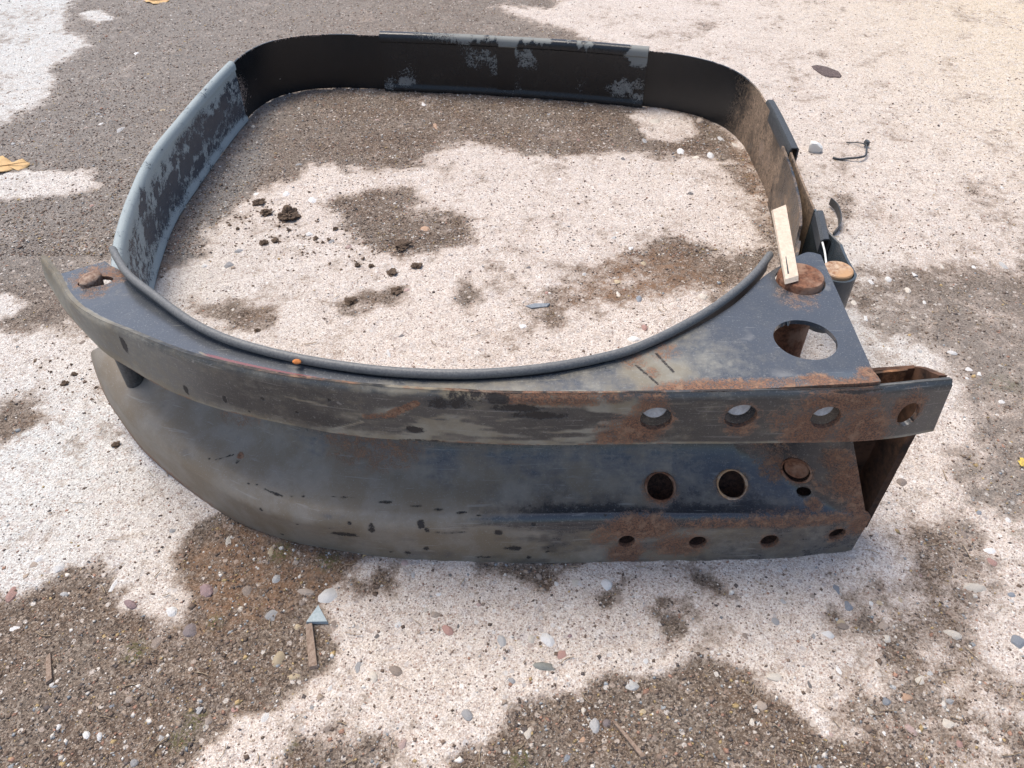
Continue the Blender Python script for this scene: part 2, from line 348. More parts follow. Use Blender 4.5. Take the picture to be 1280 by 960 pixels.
# ---------------------------------------------------------------- ground
def poly_w(pts): return np.array([W(*p)[:2] for p in pts])
def sdf(X, Y, P):
    """signed distance, positive inside"""
    d = np.full(X.shape, 1e9); ins = np.zeros(X.shape, bool); n = len(P)
    for i in range(n):
        ax, ay = P[i]; bx, by = P[(i + 1) % n]; ex, ey = bx - ax, by - ay
        t = np.clip(((X - ax) * ex + (Y - ay) * ey) / (ex * ex + ey * ey + 1e-12), 0, 1)
        d = np.minimum(d, (X - ax - t * ex) ** 2 + (Y - ay - t * ey) ** 2)
        c = ((ay > Y) != (by > Y)) & (X < (bx - ax) * (Y - ay) / (by - ay + 1e-12) + ax); ins ^= c
    return np.where(ins, 1, -1) * np.sqrt(d)
DIRT = [  # outline, softness, level
    ([(120, -60), (740, -60), (690, 10), (620, 8), (735, 50), (760, 60), (760, 120), (825, 128), (880, 150), (900, 160), (940, 205), (900, 200), (855, 192), (800, 190), (760, 186), (730, 197), (665, 192), (585, 178), (545, 192), (520, 213), (455, 214), (395, 205), (375, 222), (335, 232), (305, 255), (262, 285), (235, 330), (200, 350), (160, 340), (130, 330), (110, 420), (60, 412), (0, 415), (-120, 400), (-150, 210), (-60, 170), (0, 158), (62, 135), (68, 92), (110, 60), (78, 38)], .014, 1),
    ([(420, 252), (470, 238), (512, 236), (520, 262), (560, 268), (597, 275), (594, 308), (545, 318), (480, 318), (455, 300), (440, 280)], .012, .9),
    ([(488, 300), (515, 298), (528, 318), (500, 322)], .008, .9), ([(428, 376), (460, 364), (512, 355), (505, 380), (470, 391), (440, 388)], .008, .95),
    ([(560, 365), (585, 355), (600, 375), (590, 392), (568, 385)], .008, .8), ([(240, 382), (290, 376), (345, 380), (330, 418), (290, 412), (255, 400)], .010, .9),
    ([(650, 385), (700, 350), (750, 325), (790, 305), (850, 300), (905, 315), (960, 310), (975, 330), (935, 355), (880, 375), (850, 365), (800, 395), (760, 385), (700, 390), (690, 412), (655, 408)], .012, .72),
    ([(900, 175), (945, 195), (972, 262), (985, 330), (960, 330), (940, 280), (925, 220)], .014, .7),
    ([(-60, 745), (0, 752), (60, 722), (110, 702), (140, 735), (150, 770), (200, 790), (235, 778), (240, 730), (228, 700), (250, 670), (290, 640), (400, 670), (470, 690), (440, 715), (430, 735), (398, 745), (400, 770), (425, 800), (405, 840), (385, 855), (330, 880), (290, 910), (250, 945), (240, 1020), (-60, 1020)], .007, 1),
    ([(595, 700), (760, 698), (690, 742), (660, 738), (620, 722)], .006, .95), ([(455, 722), (492, 718), (496, 740), (462, 744)], .006, .7),
    ([(752, 742), (775, 732), (798, 742), (796, 765), (770, 772), (752, 762)], .005, .85), ([(822, 760), (850, 752), (856, 790), (850, 818), (828, 816), (818, 790)], .005, .9),
    ([(862, 722), (900, 728), (915, 745), (885, 748)], .005, .8),
    ([(555, 1020), (560, 955), (610, 940), (640, 905), (652, 885), (700, 872), (740, 878), (785, 862), (830, 850), (860, 835), (900, 840), (945, 850), (975, 880), (1010, 910), (1050, 925), (1085, 930), (1090, 960), (1060, 1020)], .006, 1),
    ([(1062, 380), (1072, 350), (1130, 340), (1200, 330), (1265, 336), (1420, 330), (1420, 640), (1300, 640), (1240, 640), (1205, 600), (1218, 560), (1200, 520), (1200, 470), (1165, 430), (1120, 420), (1085, 410)], .014, .80),
    ([(1040, 735), (1062, 722), (1110, 722), (1135, 700), (1160, 660), (1210, 640), (1260, 660), (1240, 700), (1215, 735), (1250, 790), (1285, 850), (1420, 900), (1420, 1020), (1000, 1020), (1010, 930), (1030, 880), (1060, 850), (1070, 800), (1035, 770)], .012, .66),
    ([(395, 925), (430, 912), (480, 930), (470, 1020), (340, 1020), (350, 950)], .008, .75), ([(0, 505), (45, 498), (60, 520), (20, 548), (-30, 540)], .01, .8),
    ([(840, 35), (885, 30), (890, 48), (850, 52)], .02, .45), ([(1240, 560), (1420, 540), (1420, 640), (1250, 620)], .012, .9),
    ([(1035, 240), (1060, 250), (1060, 300), (1040, 290)], .01, .5), ([(1160, 240), (1260, 235), (1270, 262), (1180, 262)], .03, .35),
]
CLEAN = [([(-10, 222), (60, 212), (122, 216), (128, 236), (80, 246), (20, 252), (-40, 250)], .01), ([(-60, 370), (20, 370), (34, 385), (10, 400), (-60, 402)], .01),
         ([(785, 142), (820, 135), (860, 148), (880, 170), (850, 182), (815, 175)], .01), ([(98, 18), (125, 14), (150, 22), (120, 32)], .015)]
GREY = [([(310, 125), (365, 118), (330, 165), (335, 200), (300, 260), (262, 300), (240, 345), (196, 355), (205, 320), (235, 260), (262, 215), (300, 160)], .02)]
RUSTY = [([(196, 335), (222, 262), (262, 208), (306, 155), (330, 130), (318, 160), (272, 215), (240, 262), (216, 320), (225, 350), (200, 352)], .012),
         ([(905, 160), (935, 175), (955, 225), (975, 270), (960, 290), (940, 250), (925, 205)], .014), ([(230, 690), (300, 650), (450, 690), (410, 740), (250, 790)], .02), ([(700, 380), (760, 320), (850, 310), (900, 350), (820, 390)], .03)]
MOSS = [(350, 690, .012), (170, 815, .012), (268, 778, .008), (245, 900, .010), (225, 925, .010), (1262, 665, .016), (560, 1000, .02), (410, 700, .012), (360, 930, .008), (1255, 480, .02), (650, 950, .01)]
DIRTW = [(poly_w(p), s, l) for p, s, l in DIRT]; CLEANW = [(poly_w(p), s) for p, s in CLEAN]
GREYW = [(poly_w(p), s) for p, s in GREY]; RUSTYW = [(poly_w(p), s) for p, s in RUSTY]
def fields(X, Y):
    wx = X + .030 * (fbm(X, Y, s=16, octv=4, seed=3) - .5) + .020 * (fbm(X, Y, s=70, octv=4, seed=4) - .5)
    wy = Y + .030 * (fbm(X, Y, s=16, octv=4, seed=5) - .5) + .020 * (fbm(X, Y, s=70, octv=4, seed=6) - .5)
    d = np.zeros(X.shape)
    for P, s, l in DIRTW: d = np.maximum(d, l * sst(-s * 1.9, s * 1.9, sdf(wx, wy, P)))
    for P, s in CLEANW: d = d * (1 - sst(-s, s, sdf(wx, wy, P)))
    n = fbm(X, Y, s=22, octv=5, seed=9)
    inphoto = np.zeros(X.shape)
    px, py = pix(np.stack([X, Y, X * 0], -1)); far = (Y < .12) | (px < -150) | (px > 1430) | (py < -60)
    d = np.where(far, sst(.47, .55, fbm(X, Y, s=4, octv=5, seed=31)), d)
    d = np.clip(d + .95 * (n - .50) + .6 * (fbm(X, Y, s=75, octv=4, seed=15) - .5) + .15 * sst(.60, .70, fbm(X, Y, s=45, octv=3, seed=14)), 0, 1)
    return d
def height(X, Y, d):
    h = .0022 * (fbm(X, Y, s=9, octv=3, seed=21) - .5)
    h = h + (1 - d) * (.0020 + .0011 * (fbm(X, Y, s=150, octv=4, seed=22) - .5)) + d * (.0062 * (fbm(X, Y, s=80, octv=5, seed=23) - .5))
    pit = sst(.68, .80, noise(X * 95, Y * 95, seed=77)); h = h - (1 - d) * pit * .0010
    return h
def graded(lo, hi, n, out, no):
    return np.r_[lo - np.geomspace(out, (hi - lo) / n, no)[:], np.linspace(lo, hi, n), hi + np.geomspace((hi - lo) / n, out, no)]
gx = graded(-1.15, 1.15, 900, 5.0, 46)
yy = np.cumsum(np.linspace(.0016, .0040, 560)); yy = .14 + yy
gy = np.r_[.14 - np.geomspace(5.0, .002, 40), yy, yy[-1] + np.geomspace(.004, 6.0, 44)]
X, Y = np.meshgrid(gx, gy, indexing='ij'); D = fields(X, Y); Hh = height(X, Y, D)
me = mesh_np('ground', np.stack([X, Y, Hh], -1).reshape(-1, 3), grid_faces(len(gx), len(gy)))
attr(me, 'dirt', D)
g = np.zeros(X.shape)
for P, s in GREYW: g = np.maximum(g, sst(-s, s, sdf(X, Y, P)))
g = np.maximum(g, .55 * sst(-.25, -.6, X) * sst(.5, .8, Y))
attr(me, 'grey', g); r = np.zeros(X.shape)
for P, s in RUSTYW: r = np.maximum(r, sst(-s, s, sdf(X, Y, P)))
attr(me, 'rusty', r * .9)
attr(me, 'cool', np.clip(sst(-.30, -.95, X) + .7 * sst(-.18, -.38, X) * sst(.60, .45, Y) * sst(.22, .34, Y) + .35 * sst(.30, .0, np.hypot(X + .38, Y - .66)) + .55 * sst(.10, .02, np.abs(X - .36) + .0 * Y) * sst(1.0, .6, Y) * sst(.45, .6, Y), 0, 1))  # bluish tint by region, with the glare at left put into it
attr(me, 'light', np.clip(sst(-.15, -.5, X) * sst(.55, .9, Y) + .8 * sst(1.25, 1.45, Y) * sst(.3, 0, X) + .9 * sst(.30, .40, X) * sst(.75, .6, Y) * sst(.1, .3, Y), 0, 1))
attr(me, 'warm', .15 + .85 * np.clip(sst(.30, 1.05, X) * sst(.5, 1.2, Y), 0, 1))  # yellowish glare at far right put into the concrete colour
ms = np.zeros(X.shape)
for px, py, rr in MOSS:
    c = W(px, py); ms = np.maximum(ms, sst(rr * 1.1, rr * .3, np.hypot(X - c[0], Y - c[1])))
attr(me, 'moss', ms)
ground = tag(link('ground', me, M_ground), kind='structure')
def gz(x, y):
    x = np.atleast_1d(np.asarray(x, float)); y = np.atleast_1d(np.asarray(y, float)); d = fields(x, y); return height(x, y, d), d

# ---- loose grit: too many to count
def grit(name, n, s0, s1, ylo, yhi, only_dirt, pal, wts, seed, keepc=.15, lift=.1):
    r = np.random.default_rng(seed)
    y = ylo + (yhi - ylo) * r.random(n) ** 1.3; half = .22 + y * .64; x = (r.random(n) * 2 - 1) * half
    h, d = gz(x, y)
    keep = r.random(n) < np.where(d > .45, 1, keepc) if only_dirt else np.ones(n, bool)
    x, y, h = x[keep], y[keep], h[keep]; n = len(x)
    s = (s0 + (s1 - s0) * r.random(n) ** 3) * .5
    base = np.array([(1, 0, 0), (-1, 0, 0), (0, 1, 0), (0, -1, 0), (0, 0, 1), (0, 0, -1), ], float)
    F0 = np.array([(0, 2, 4), (2, 1, 4), (1, 3, 4), (3, 0, 4), (2, 0, 5), (1, 2, 5), (3, 1, 5), (0, 3, 5)])
    V = base[None] * (1 + .55 * (r.random((n, 6, 1)) - .5)) + .35 * (r.random((n, 6, 3)) - .5)
    V *= s[:, None, None] * np.stack([.7 + .7 * r.random(n), .7 + .5 * r.random(n), .45 + .4 * r.random(n)], -1)[:, None, :]
    a = r.random(n) * 6.28; ca, sa = np.cos(a)[:, None], np.sin(a)[:, None]
    Xv = V[..., 0] * ca - V[..., 1] * sa; Yv = V[..., 0] * sa + V[..., 1] * ca
    V = np.stack([Xv + x[:, None], Yv + y[:, None], V[..., 2] + h[:, None] + (s * lift)[:, None]], -1)
    F = (F0[None] + (np.arange(n) * 6)[:, None, None]).reshape(-1, 3)
    me = mesh_np(name, V.reshape(-1, 3), F)
    pal = np.array(pal); c = pal[r.choice(len(pal), n, p=np.array(wts) / sum(wts))] * (.75 + .5 * r.random((n, 1)))
    cattr(me, 'col', np.repeat(np.clip(c, 0, 1), 6, 0))
    return tag(link(name, me, M_grain, None, False), kind='stuff')
PAL = [(.66, .62, .56), (.34, .27, .21), (.20, .145, .11), (.13, .092, .068), (.35, .20, .14), (.09, .075, .07), (.40, .29, .14), (.28, .30, .31)]
tag(grit('fine_grit', 95000, .0010, .0030, .15, 1.25, True, PAL, [.10, .16, .22, .24, .08, .12, .05, .05], 1, .14), 'fine brown and grey grit strewn over the dirt patches', 'grit')
tag(grit('distant_grit', 70000, .0018, .0036, .75, 1.75, True, PAL, [.10, .16, .22, .24, .08, .12, .05, .05], 5, .10), 'fine grit over the dirt behind the hoop', 'grit')
tag(grit('coarse_grit', 9000, .0026, .0062, .15, 1.7, True, PAL, [.12, .20, .24, .20, .07, .07, .06, .04], 2, .12, -.1), 'coarser gravel bits pressed into dirt and worn concrete', 'gravel')

# ---- embedded pebbles: pieces of the ground
def pebble_mesh(k, flat=.55, ang=.35):
    import bmesh
    bm = bmesh.new(); bmesh.ops.create_icosphere(bm, subdivisions=2, radius=1)
    r = random.Random(k)
    cuts = [(Vector((r.uniform(-1, 1), r.uniform(-1, 1), r.uniform(-1, 1))).normalized(), r.uniform(.55, .85)) for _ in range(9)]
    off = r.random() * 50
    for v in bm.verts:
        p = v.co.copy()
        for nrm, dd in cuts:
            e = p.dot(nrm) - dd
            if e > 0: p -= nrm * e * (ang + .5)
        w = 1 + .18 * (float(noise(np.array([p.x * 1.6 + off]), np.array([p.y * 1.6 + 3]), np.array([p.z * 1.6 + 7]), seed=k)[0]) - .5)
        v.co = Vector((p.x * w, p.y * w, p.z * w * flat))
    me = bpy.data.meshes.new('stone'); bm.to_mesh(me); bm.free(); me.materials.append(M_stone)
    me.polygons.foreach_set('use_smooth', [k % 5 == 0] * len(me.polygons)); return me
PEB = [pebble_mesh(k, .5 + .25 * (k % 3) / 2, .25 + .1 * (k % 4)) for k in range(10)]
C = dict(w=(.70, .69, .66), c=(.62, .54, .42), y=(.48, .34, .14), o=(.52, .25, .09), r=(.42, .16, .11), p=(.46, .27, .22), g=(.25, .26, .27), d=(.065, .06, .065),
         b=(.14, .19, .25), n=(.22, .145, .095), t=(.36, .26, .18), k=(.13, .09, .10), l=(.19, .22, .19), m=(.26, .12, .13), G=(.42, .42, .41))
ST = """50 700 12 12 w|71 710 20 16 w|14 742 20 22 r|15 786 20 8 w|144 730 16 22 w|260 737 24 20 m|165 756 22 12 m|306 735 20 22 n|346 724 12 12 G|383 739 26 12 t|413 747 34 26 w|376 752 14 10 n|339 766 26 22 g|300 761 9 9 c|237 788 28 20 k|196 806 26 22 n|349 823 18 28 y|366 846 20 10 y|371 784 12 12 y|284 677 14 16 c|338 687 14 14 y|369 700 14 8 t|109 918 11 12 w|124 921 8 10 w|71 908 8 8 w|66 855 9 9 w|331 899 24 18 w|161 875 12 10 t|260 900 12 14 t|201 924 12 12 G|139 883 8 6 b|168 954 12 10 g|215 766 16 12 w|412 862 8 10 w|391 887 8 8 g|413 912 20 16 n|684 801 20 20 w|664 801 16 18 c|680 836 32 13 l|704 820 16 12 r|472 797 9 9 d|497 783 14 12 w|561 789 18 14 r|573 784 8 8 d|496 839 20 16 n|449 836 26 32 g|467 848 12 14 c|548 743 14 8 w|516 719 12 12 G|507 704 12 9 p|533 764 7 7 c|758 731 16 14 w|696 731 7 8 w|719 731 18 12 c|673 720 9 9 t|776 749 22 14 t|806 826 10 10 w|791 857 20 16 G|743 907 14 18 G|729 890 10 14 c|659 917 12 16 c|727 925 12 10 o|585 894 16 18 g|803 888 12 10 y|628 801 14 20 G|759 904 12 12 k|543 771 18 14 t|598 757 8 7 p|711 797 8 6 m|640 852 10 9 g|563 720 9 6 d|1236 689 20 14 w|1240 704 14 12 r|1151 720 10 10 m|1218 736 34 13 c|1045 739 16 16 b|1060 759 14 14 b|1053 783 16 12 n|1033 794 18 12 w|1088 756 9 9 w|1124 751 10 10 y|1100 756 12 10 y|1109 800 14 12 c|1104 783 18 14 t|1189 794 26 12 c|1270 805 28 26 b|1265 745 12 8 b|1132 872 20 14 o|1107 877 14 14 b|1087 892 12 14 c|1186 905 20 14 c|1137 912 12 18 p|1151 853 14 14 c|968 847 22 14 c|951 883 16 12 t|941 902 10 14 c|1048 842 20 26 w|1011 858 10 12 d|931 798 12 12 n|968 778 12 10 g|1186 878 16 10 g|1214 766 12 9 n|1161 843 12 10 G|1104 919 9 9 w|1038 919 8 8 p|1015 798 7 12 g|1223 643 12 9 b|1260 652 8 8 w|1204 669 12 11 n|805 175 14 10 g|852 190 12 9 w|889 195 12 10 w|870 198 18 8 c|917 180 10 9 c|902 174 11 8 G|875 151 13 9 t|817 152 18 10 c|803 329 10 9 y|772 353 14 8 y|772 368 14 11 c|798 375 9 10 b|879 373 18 12 c|805 411 9 8 r|793 425 20 10 w|651 408 16 8 w|683 368 7 5 r|862 243 14 6 d|660 336 8 5 d|779 199 7 5 d|390 250 24 12 w|359 244 12 8 w|321 243 10 7 w|486 444 12 16 w|502 421 9 7 d|298 316 18 7 g|285 334 16 13 g|531 286 14 8 o|435 310 14 8 p|413 304 12 8 g|256 334 10 6 w|387 294 14 6 w|1141 343 10 7 w|1111 351 11 8 w|1087 353 20 10 w|1218 334 7 7 w|1177 334 8 6 c|1155 376 9 8 w|1134 363 9 8 c|1142 398 7 9 c|1081 399 9 7 w|1211 462 13 10 w|1224 468 8 6 w|1209 474 6 5 w|1190 441 14 6 w|1254 333 20 14 G|1251 503 12 9 w|1243 418 6 7 n|1065 378 12 11 c|170 68 9 6 w|125 156 8 6 w|150 163 12 8 G|38 75 12 7 w|530 132 8 5 w|545 158 8 8 o|700 225 8 5 w|640 640 4 4 w"""
def add_stone(x, y, a, b, col, zf=.25, rot=None, deep=.45):
    h, d = gz(x, y)
    o = bpy.data.objects.new('stone', random.choice(PEB)); COL.objects.link(o); o.parent = ground
    m = (a + b) / 2; o.scale = (a / 2 * 1.12, b / 2 * 1.12, m / 2)
    o.location = (x, y, float(h[0]) - m * .5 * (.30 if m < .01 else .34)); o.rotation_euler = (random.uniform(-.15, .15), random.uniform(-.15, .15), random.uniform(-.35, .35) if rot is None else rot)
    j = random.uniform(.85, 1.12); mu = sum(col) / 3; o.color = tuple((c * .68 + mu * .32) * j for c in col) + (1,); return o
cnt = 0
for e in ST.split('|')[:-1]:
    px, py, a, b, c = e.split(); px, py, a, b = map(float, (px, py, a, b)); s = pxsize(px, py); p = W(px, py)
    dep = math.sin(PITCH + math.atan((py - 480) / FPX))
    add_stone(p[0], p[1], a * s, b * s / dep, C[c]); cnt += 1
keys = list('wctyrpgbnttGtnGcnnttGg')
while cnt < 250:
    y = .17 + 1.05 * random.random() ** 1.5; x = random.uniform(-1, 1) * (.2 + y * .62); h, d = gz(x, y)
    if d[0] < .4 and random.random() < .55: continue
    s = random.uniform(.0055, .0105) * (1 + .25 * (y > .8)); add_stone(x, y, s, s * random.uniform(.6, 1), C[random.choice(keys)], rot=random.uniform(0, 3)); cnt += 1

# ---- dry plant fibres and twiglets
V = []; F = []
for k in range(700):
    y = .18 + 1.2 * random.random() ** 1.4; x = random.uniform(-1, 1) * (.2 + y * .62); h, d = gz(x, y)
    if d[0] < .45 and random.random() < .7: continue
    L = random.uniform(.004, .013); a = random.uniform(0, 3.14); w = random.uniform(.00015, .0004); b = random.uniform(-.6, .6); i0 = len(V)
    for q in range(4):
        t = q / 3 - .5; aa = a + b * t; cx = x + math.cos(aa) * L * t; cy = y + math.sin(aa) * L * t; zz = float(h[0]) + .0012 + .001 * abs(t)
        V += [(cx - math.sin(a) * w, cy + math.cos(a) * w, zz), (cx + math.sin(a) * w, cy - math.cos(a) * w, zz), (cx, cy, zz + w * 1.6)]
    for q in range(3):
        u = i0 + q * 3
        for k3 in range(3): F.append((u + k3, u + (k3 + 1) % 3, u + 3 + (k3 + 1) % 3, u + 3 + k3))
me = bpy.data.meshes.new('dry_fibres'); me.from_pydata(V, [], F); me.update()
tag(link('dry_fibres', me, mat_simple('dry_straw', (.20, .14, .09), (.48, .38, .26), 700, .85, .0002)), 'dry straw fibres scattered over the dirt', 'straw', kind='stuff')

# ================================================================ the fuel tank bracket
hoop = bpy.data.objects.new('tank_bracket', None); COL.objects.link(hoop)
tag(hoop, 'rusty dark steel fuel tank bracket with black hoop strap lying on stained concrete', 'tank bracket')

N = 560
TBp = [(56, 321, .170), (75, 345, .166), (94, 376, .168), (122, 396, .170), (156, 411, .172), (219, 436, .1755), (266, 450, .177), (344, 467, .178), (400, 475, .178), (500, 485, .178), (640, 490.5, .178), (800, 491, .178), (920, 489, .178), (1060, 486, .178), (1100, 483, .178), (1188, 474, .178)]
TB = resample([W(*p) for p in TBp], N)
LBp = [(62, 345, .150), (84, 382, .142), (109, 411, .138), (134, 436, .1355), (162, 454, .135), (209, 481, .1345), (275, 506, .135), (350, 523, .1355), (428, 537, .1355), (500, 544, .1355), (640, 550, .1355), (800, 550, .1355), (1060, 548, .1355), (1163, 535, .1365)]
LB = resample([W(*p) for p in LBp], N)
def bez(a, b, c, t): return a * (1 - t) ** 2 + b * 2 * t * (1 - t) + c * t ** 2
def spots(G, L):
    """sum of soft blobs at measured spots: (px, py, radius, amount[, stretch])"""
    r = np.zeros(G.shape[:2])
    for e in L:
        c = nearest(G, e[0], e[1]); d = G - c; k = e[4] if len(e) > 4 else (1, 1, 1)
        dd = np.sqrt((d[..., 0] / k[0]) ** 2 + (d[..., 1] / k[1]) ** 2 + (d[..., 2] / k[2]) ** 2); r = np.maximum(r, e[3] * sst(e[2] * 1.5, e[2] * .35, dd))
    return r
def scratch(G, L, width=.0009):
    r = np.zeros(G.shape[:2])
    x, y = pix(G)
    for (x0, y0, x1, y1, a) in L:
        A = nearest(G, x0, y0); B = nearest(G, x1, y1); e = B - A; t = np.clip(((G - A) @ e) / (e @ e + 1e-12), 0, 1)
        d = np.linalg.norm(G - A - t[..., None] * e, axis=-1); r = np.maximum(r, a * sst(width * 1.6, width * .3, d))
    return r

# ---- upper lip (front flange of the top plate)
m = 34; t = np.linspace(0, 1, m)[None, :, None]
UL = TB[:, None, :] * (1 - t) + LB[:, None, :] * t
# small rounded roll at the top edge, a little waviness from knocks
nx = fbm(UL[..., 0], UL[..., 2], s=14, octv=3, seed=41) - .5
UL[..., 1] += .0022 * nx
UL[..., 1] += .0022 * (1 - sst(0, .10, t[..., 0])) 
gu, gv = np.meshgrid(np.linspace(0, 1, N), np.linspace(0, 1, m), indexing='ij')
lip_holes = [(820, 518, .0098), (925, 516, .0098), (1030, 518, .0092)]
H3 = [(nearest(UL, a, b), r) for a, b, r in lip_holes] + [(nearest(UL, 1131, 513), (.0095, .0068, (0, 0, 1)))]
px, py = pix(UL); f1 = fbm(UL[..., 0], UL[..., 1], UL[..., 2], 40, 4, 51); f2 = fbm(UL[..., 0], UL[..., 2] * 5, None, 26, 4, 52)
dust = .15 + .85 * sst(.48, .62, f2) * sst(380, 520, px) * sst(860, 760, px) + .55 * sst(300, 60, px) + .45 * sst(.75, 1, gv) * sst(900, 300, px) + .5 * (f1 - .5)
dust = dust + .4 * sst(.5, .6, f1) * sst(.45, .75, gv) * sst(600, 800, px) * sst(1000, 800, px)
rust = spots(UL, [(820, 518, .0125, .85), (925, 516, .0125, .75), (1030, 518, .0125, .8), (760, 540, .012, .6), (975, 520, .012, .5), (800, 530, .016, .85), (780, 535, .018, .6), (815, 505, .012, .7), (1010, 532, .020, .75), (1030, 505, .014, .6), (1131, 505, .013, .8), (1050, 500, .02, .75, (1.6, 1, .5)), (1068, 560, .014, .9), (925, 527, .012, .6), (690, 492, .02, .75, (2.5, 1, .35)), (1068, 520, .010, .6), (1070, 545, .02, .8, (1, 1, 1.6))])
rust = np.maximum(rust, .62 * sst(.93, 1, gv) * sst(.40, .60, f1)); rust = np.maximum(rust, .6 * sst(.04, 0, gv) * sst(.45, .6, f1) * sst(150, 500, px))
rust = np.maximum(rust, scratch(UL, [(490, 512, 520, 500, .9), (460, 516, 492, 514, .6)], .0028))
chip = spots(UL, [(160, 427, .0035, 1, (1, 1, 2.6)), (238, 483, .0022, 1, (1, 1, 2)), (284, 495, .002, 1, (1, 1, 1.8)), (332, 494, .002, .9), (374, 510, .0017, .9), (316, 509, .0013, .8), (414, 495, .0018, .7), (521, 532, .0042, .95, (1.6, 1, .8)), (560, 500, .010, .75, (1.6, 1, .5)), (622, 497, .007, .8, (1.2, 1, .5)), (645, 504, .014, .85, (1.3, 1, .26)), (675, 514, .016, .95, (1.2, 1, .22)), (590, 493, .012, .6, (2, 1, .4)), (530, 548, .01, .7, (2, 1, .2)), (1074, 487, .010, .9, (1.8, 1, .12))])  # last spot paints the dark gap between plate and flange
dust = np.maximum(dust, .95 * sst(.955, .975, gv) * sst(.30, .45, f1))
chip = np.maximum(chip, .75 * sst(.05, .0, gv) * sst(.50, .62, f1) * sst(540, 700, px))
pale = scratch(UL, [(415, 532, 455, 522, .9), (360, 490, 410, 502, .7), (480, 545, 520, 530, .5), (620, 520, 700, 512, .5), (560, 530, 690, 528, .5), (700, 505, 860, 500, .35)], .0009)
dust = np.clip(np.maximum(dust, pale), 0, 1)
red = f1 * 0
upper = sheet('front_flange', UL, M_lip, hoop, .0035, -1, H3, rust=rust, dust=dust, chip=chip, red=red)

# ---- top plate
INp = [(126, 328, .166), (150, 338, .167), (180, 367, .169), (215, 393, .172), (250, 414, .175), (300, 434, .177), (350, 450, .178), (450, 469, .178), (550, 476, .178), (640, 473, .178), (720, 462, .178), (800, 440, .178), (870, 409, .178), (920, 378, .178), (955, 345, .178), (982, 328, .178), (1008, 315, .178), (1026, 318, .178)]
IN = resample([W(*p) for p in INp], N)
TBf = [(75, 343, .166)] + TBp[2:-1]
FR = resample([W(*p) for p in TBf], N)
FR[:, 1] += .0012
mp = 72; t = np.linspace(0, 1, mp)[None, :, None]
TP = FR[:, None, :] * (1 - t) + IN[:, None, :] * t
px, py = pix(TP)
gv2 = np.broadcast_to(t[..., 0], TP.shape[:2])
TP[..., 2] += .0030 * sst(.12, 0, gv2) * sst(900, 1090, px) * 1.0 - .0010 * sst(.0, .05, gv2) * 0
TP[..., 2] += .0016 * (fbm(TP[..., 0], TP[..., 1], s=10, octv=3, seed=61) - .5)
pin1 = nearest(TP, 1000, 352); big = nearest(TP, 1007, 424); slot = nearest(TP, 119, 352)
holes = [(pin1, .0172), (big, .0200), (slot, (.0125, .0068, (1, .15, 0)))]
f1 = fbm(TP[..., 0], TP[..., 1], None, 30, 5, 63); f2 = fbm(TP[..., 0], TP[..., 1], None, 90, 4, 64)
rust = spots(TP, [(119, 346, .020, .58), (140, 346, .014, .62), (118, 364, .012, .45), (1000, 372, .019, .35), (1020, 474, .014, .7, (1, .6, 1)), (1092, 468, .010, .8), (960, 479, .016, .6, (2, .4, 1)), (1060, 480, .022, .75, (1.6, .35, 1)), (900, 484, .02, .7, (2.2, .4, 1)), (855, 487, .012, .8, (2, .5, 1)), (790, 450, .010, .5), (830, 440, .012, .45), (815, 466, .006, .5)])
rust = np.maximum(rust, .6 * sst(.05, .0, gv2) * sst(850, 980, px) * sst(.40, .6, f1))
dust = .12 + .25 * (f1 - .4) + spots(TP, [(820, 463, .020, .7, (1.3, 1, 1)), (760, 474, .018, .25, (2, .6, 1)), (870, 440, .03, .25), (640, 488, .03, .35, (5, .3, 1))])
dust = np.maximum(dust, .8 * sst(.05, 0, gv2) * sst(.35, .6, f2))
red = .85 * sst(235, 270, px) * sst(450, 360, px) * sst(.0, .04, gv2) * sst(.30 , .16, gv2)
chip = scratch(TP, [(795, 456, 822, 480, .9), (820, 442, 842, 466, .9)], .0009)
pale = scratch(TP, [(250, 440, 262, 452, .8), (560, 482, 700, 474, .5), (700, 470, 800, 447, .5)], .0007)
top_plate = sheet('top_plate', TP, M_steel, hoop, .0032, -1, holes, rust=rust, dust=np.clip(np.maximum(dust, pale), 0, 1), chip=chip, red=red)

# ---- web with the lower lip: one pressed sheet
BDp = [(114, 438, .072), (124, 462, .068), (156, 516, .060), (209, 562, .052), (256, 594, .048), (319, 631, .0455), (380, 651, .0455), (425, 656, .0455), (540, 659, .0455), (665, 656, .0455), (775, 652, .0455), (965, 650, .0455), (1091, 643, .0455)]
BTp = [(113, 443, .060), (119, 464, .046), (131, 494, .032), (147, 520, .022), (178, 562, .011), (225, 604, .004), (287, 647, .001), (350, 672, .001), (412, 686, .001), (500, 699, .001), (640, 704, .001), (800, 702, .001), (965, 699, .001), (1064, 688, .001)]
BD = resample([W(*p) for p in BDp], N); BT = resample([W(*p) for p in BTp], N)
KW = [(-.315, .500), (-.2913, .4775), (-.2553, .4423), (-.2044, .401), (-.1459, .3735), (-.0937, .3610), (-.044, .3565), (0, .3570), (.05, .360), (.10, .3625), (.15, .3635), (.18, .3635), (.2060, .3635)]
KK = resample([(a, b, 0) for a, b in KW], N)
KK = np.c_[KK[:, 0], KK[:, 1], np.interp(KK[:, 0], [-.32, -.2, -.1, .3], [.160, .170, .173, .173])]
u = np.linspace(0, 1, N); rr = np.interp(u, [0, .2, .45, 1], [.012, .013, .009, .006])
dn = BT - BD; dn /= np.linalg.norm(dn, axis=1)[:, None]
ctl = np.c_[KK[:, 0] * .85 + BD[:, 0] * .15, KK[:, 1] * .85 + BD[:, 1] * .15, BD[:, 2] + .016]
ind = ctl - BD; ind /= np.linalg.norm(ind, axis=1)[:, None]
A = BD + dn * rr[:, None]; B = BD + ind * rr[:, None]
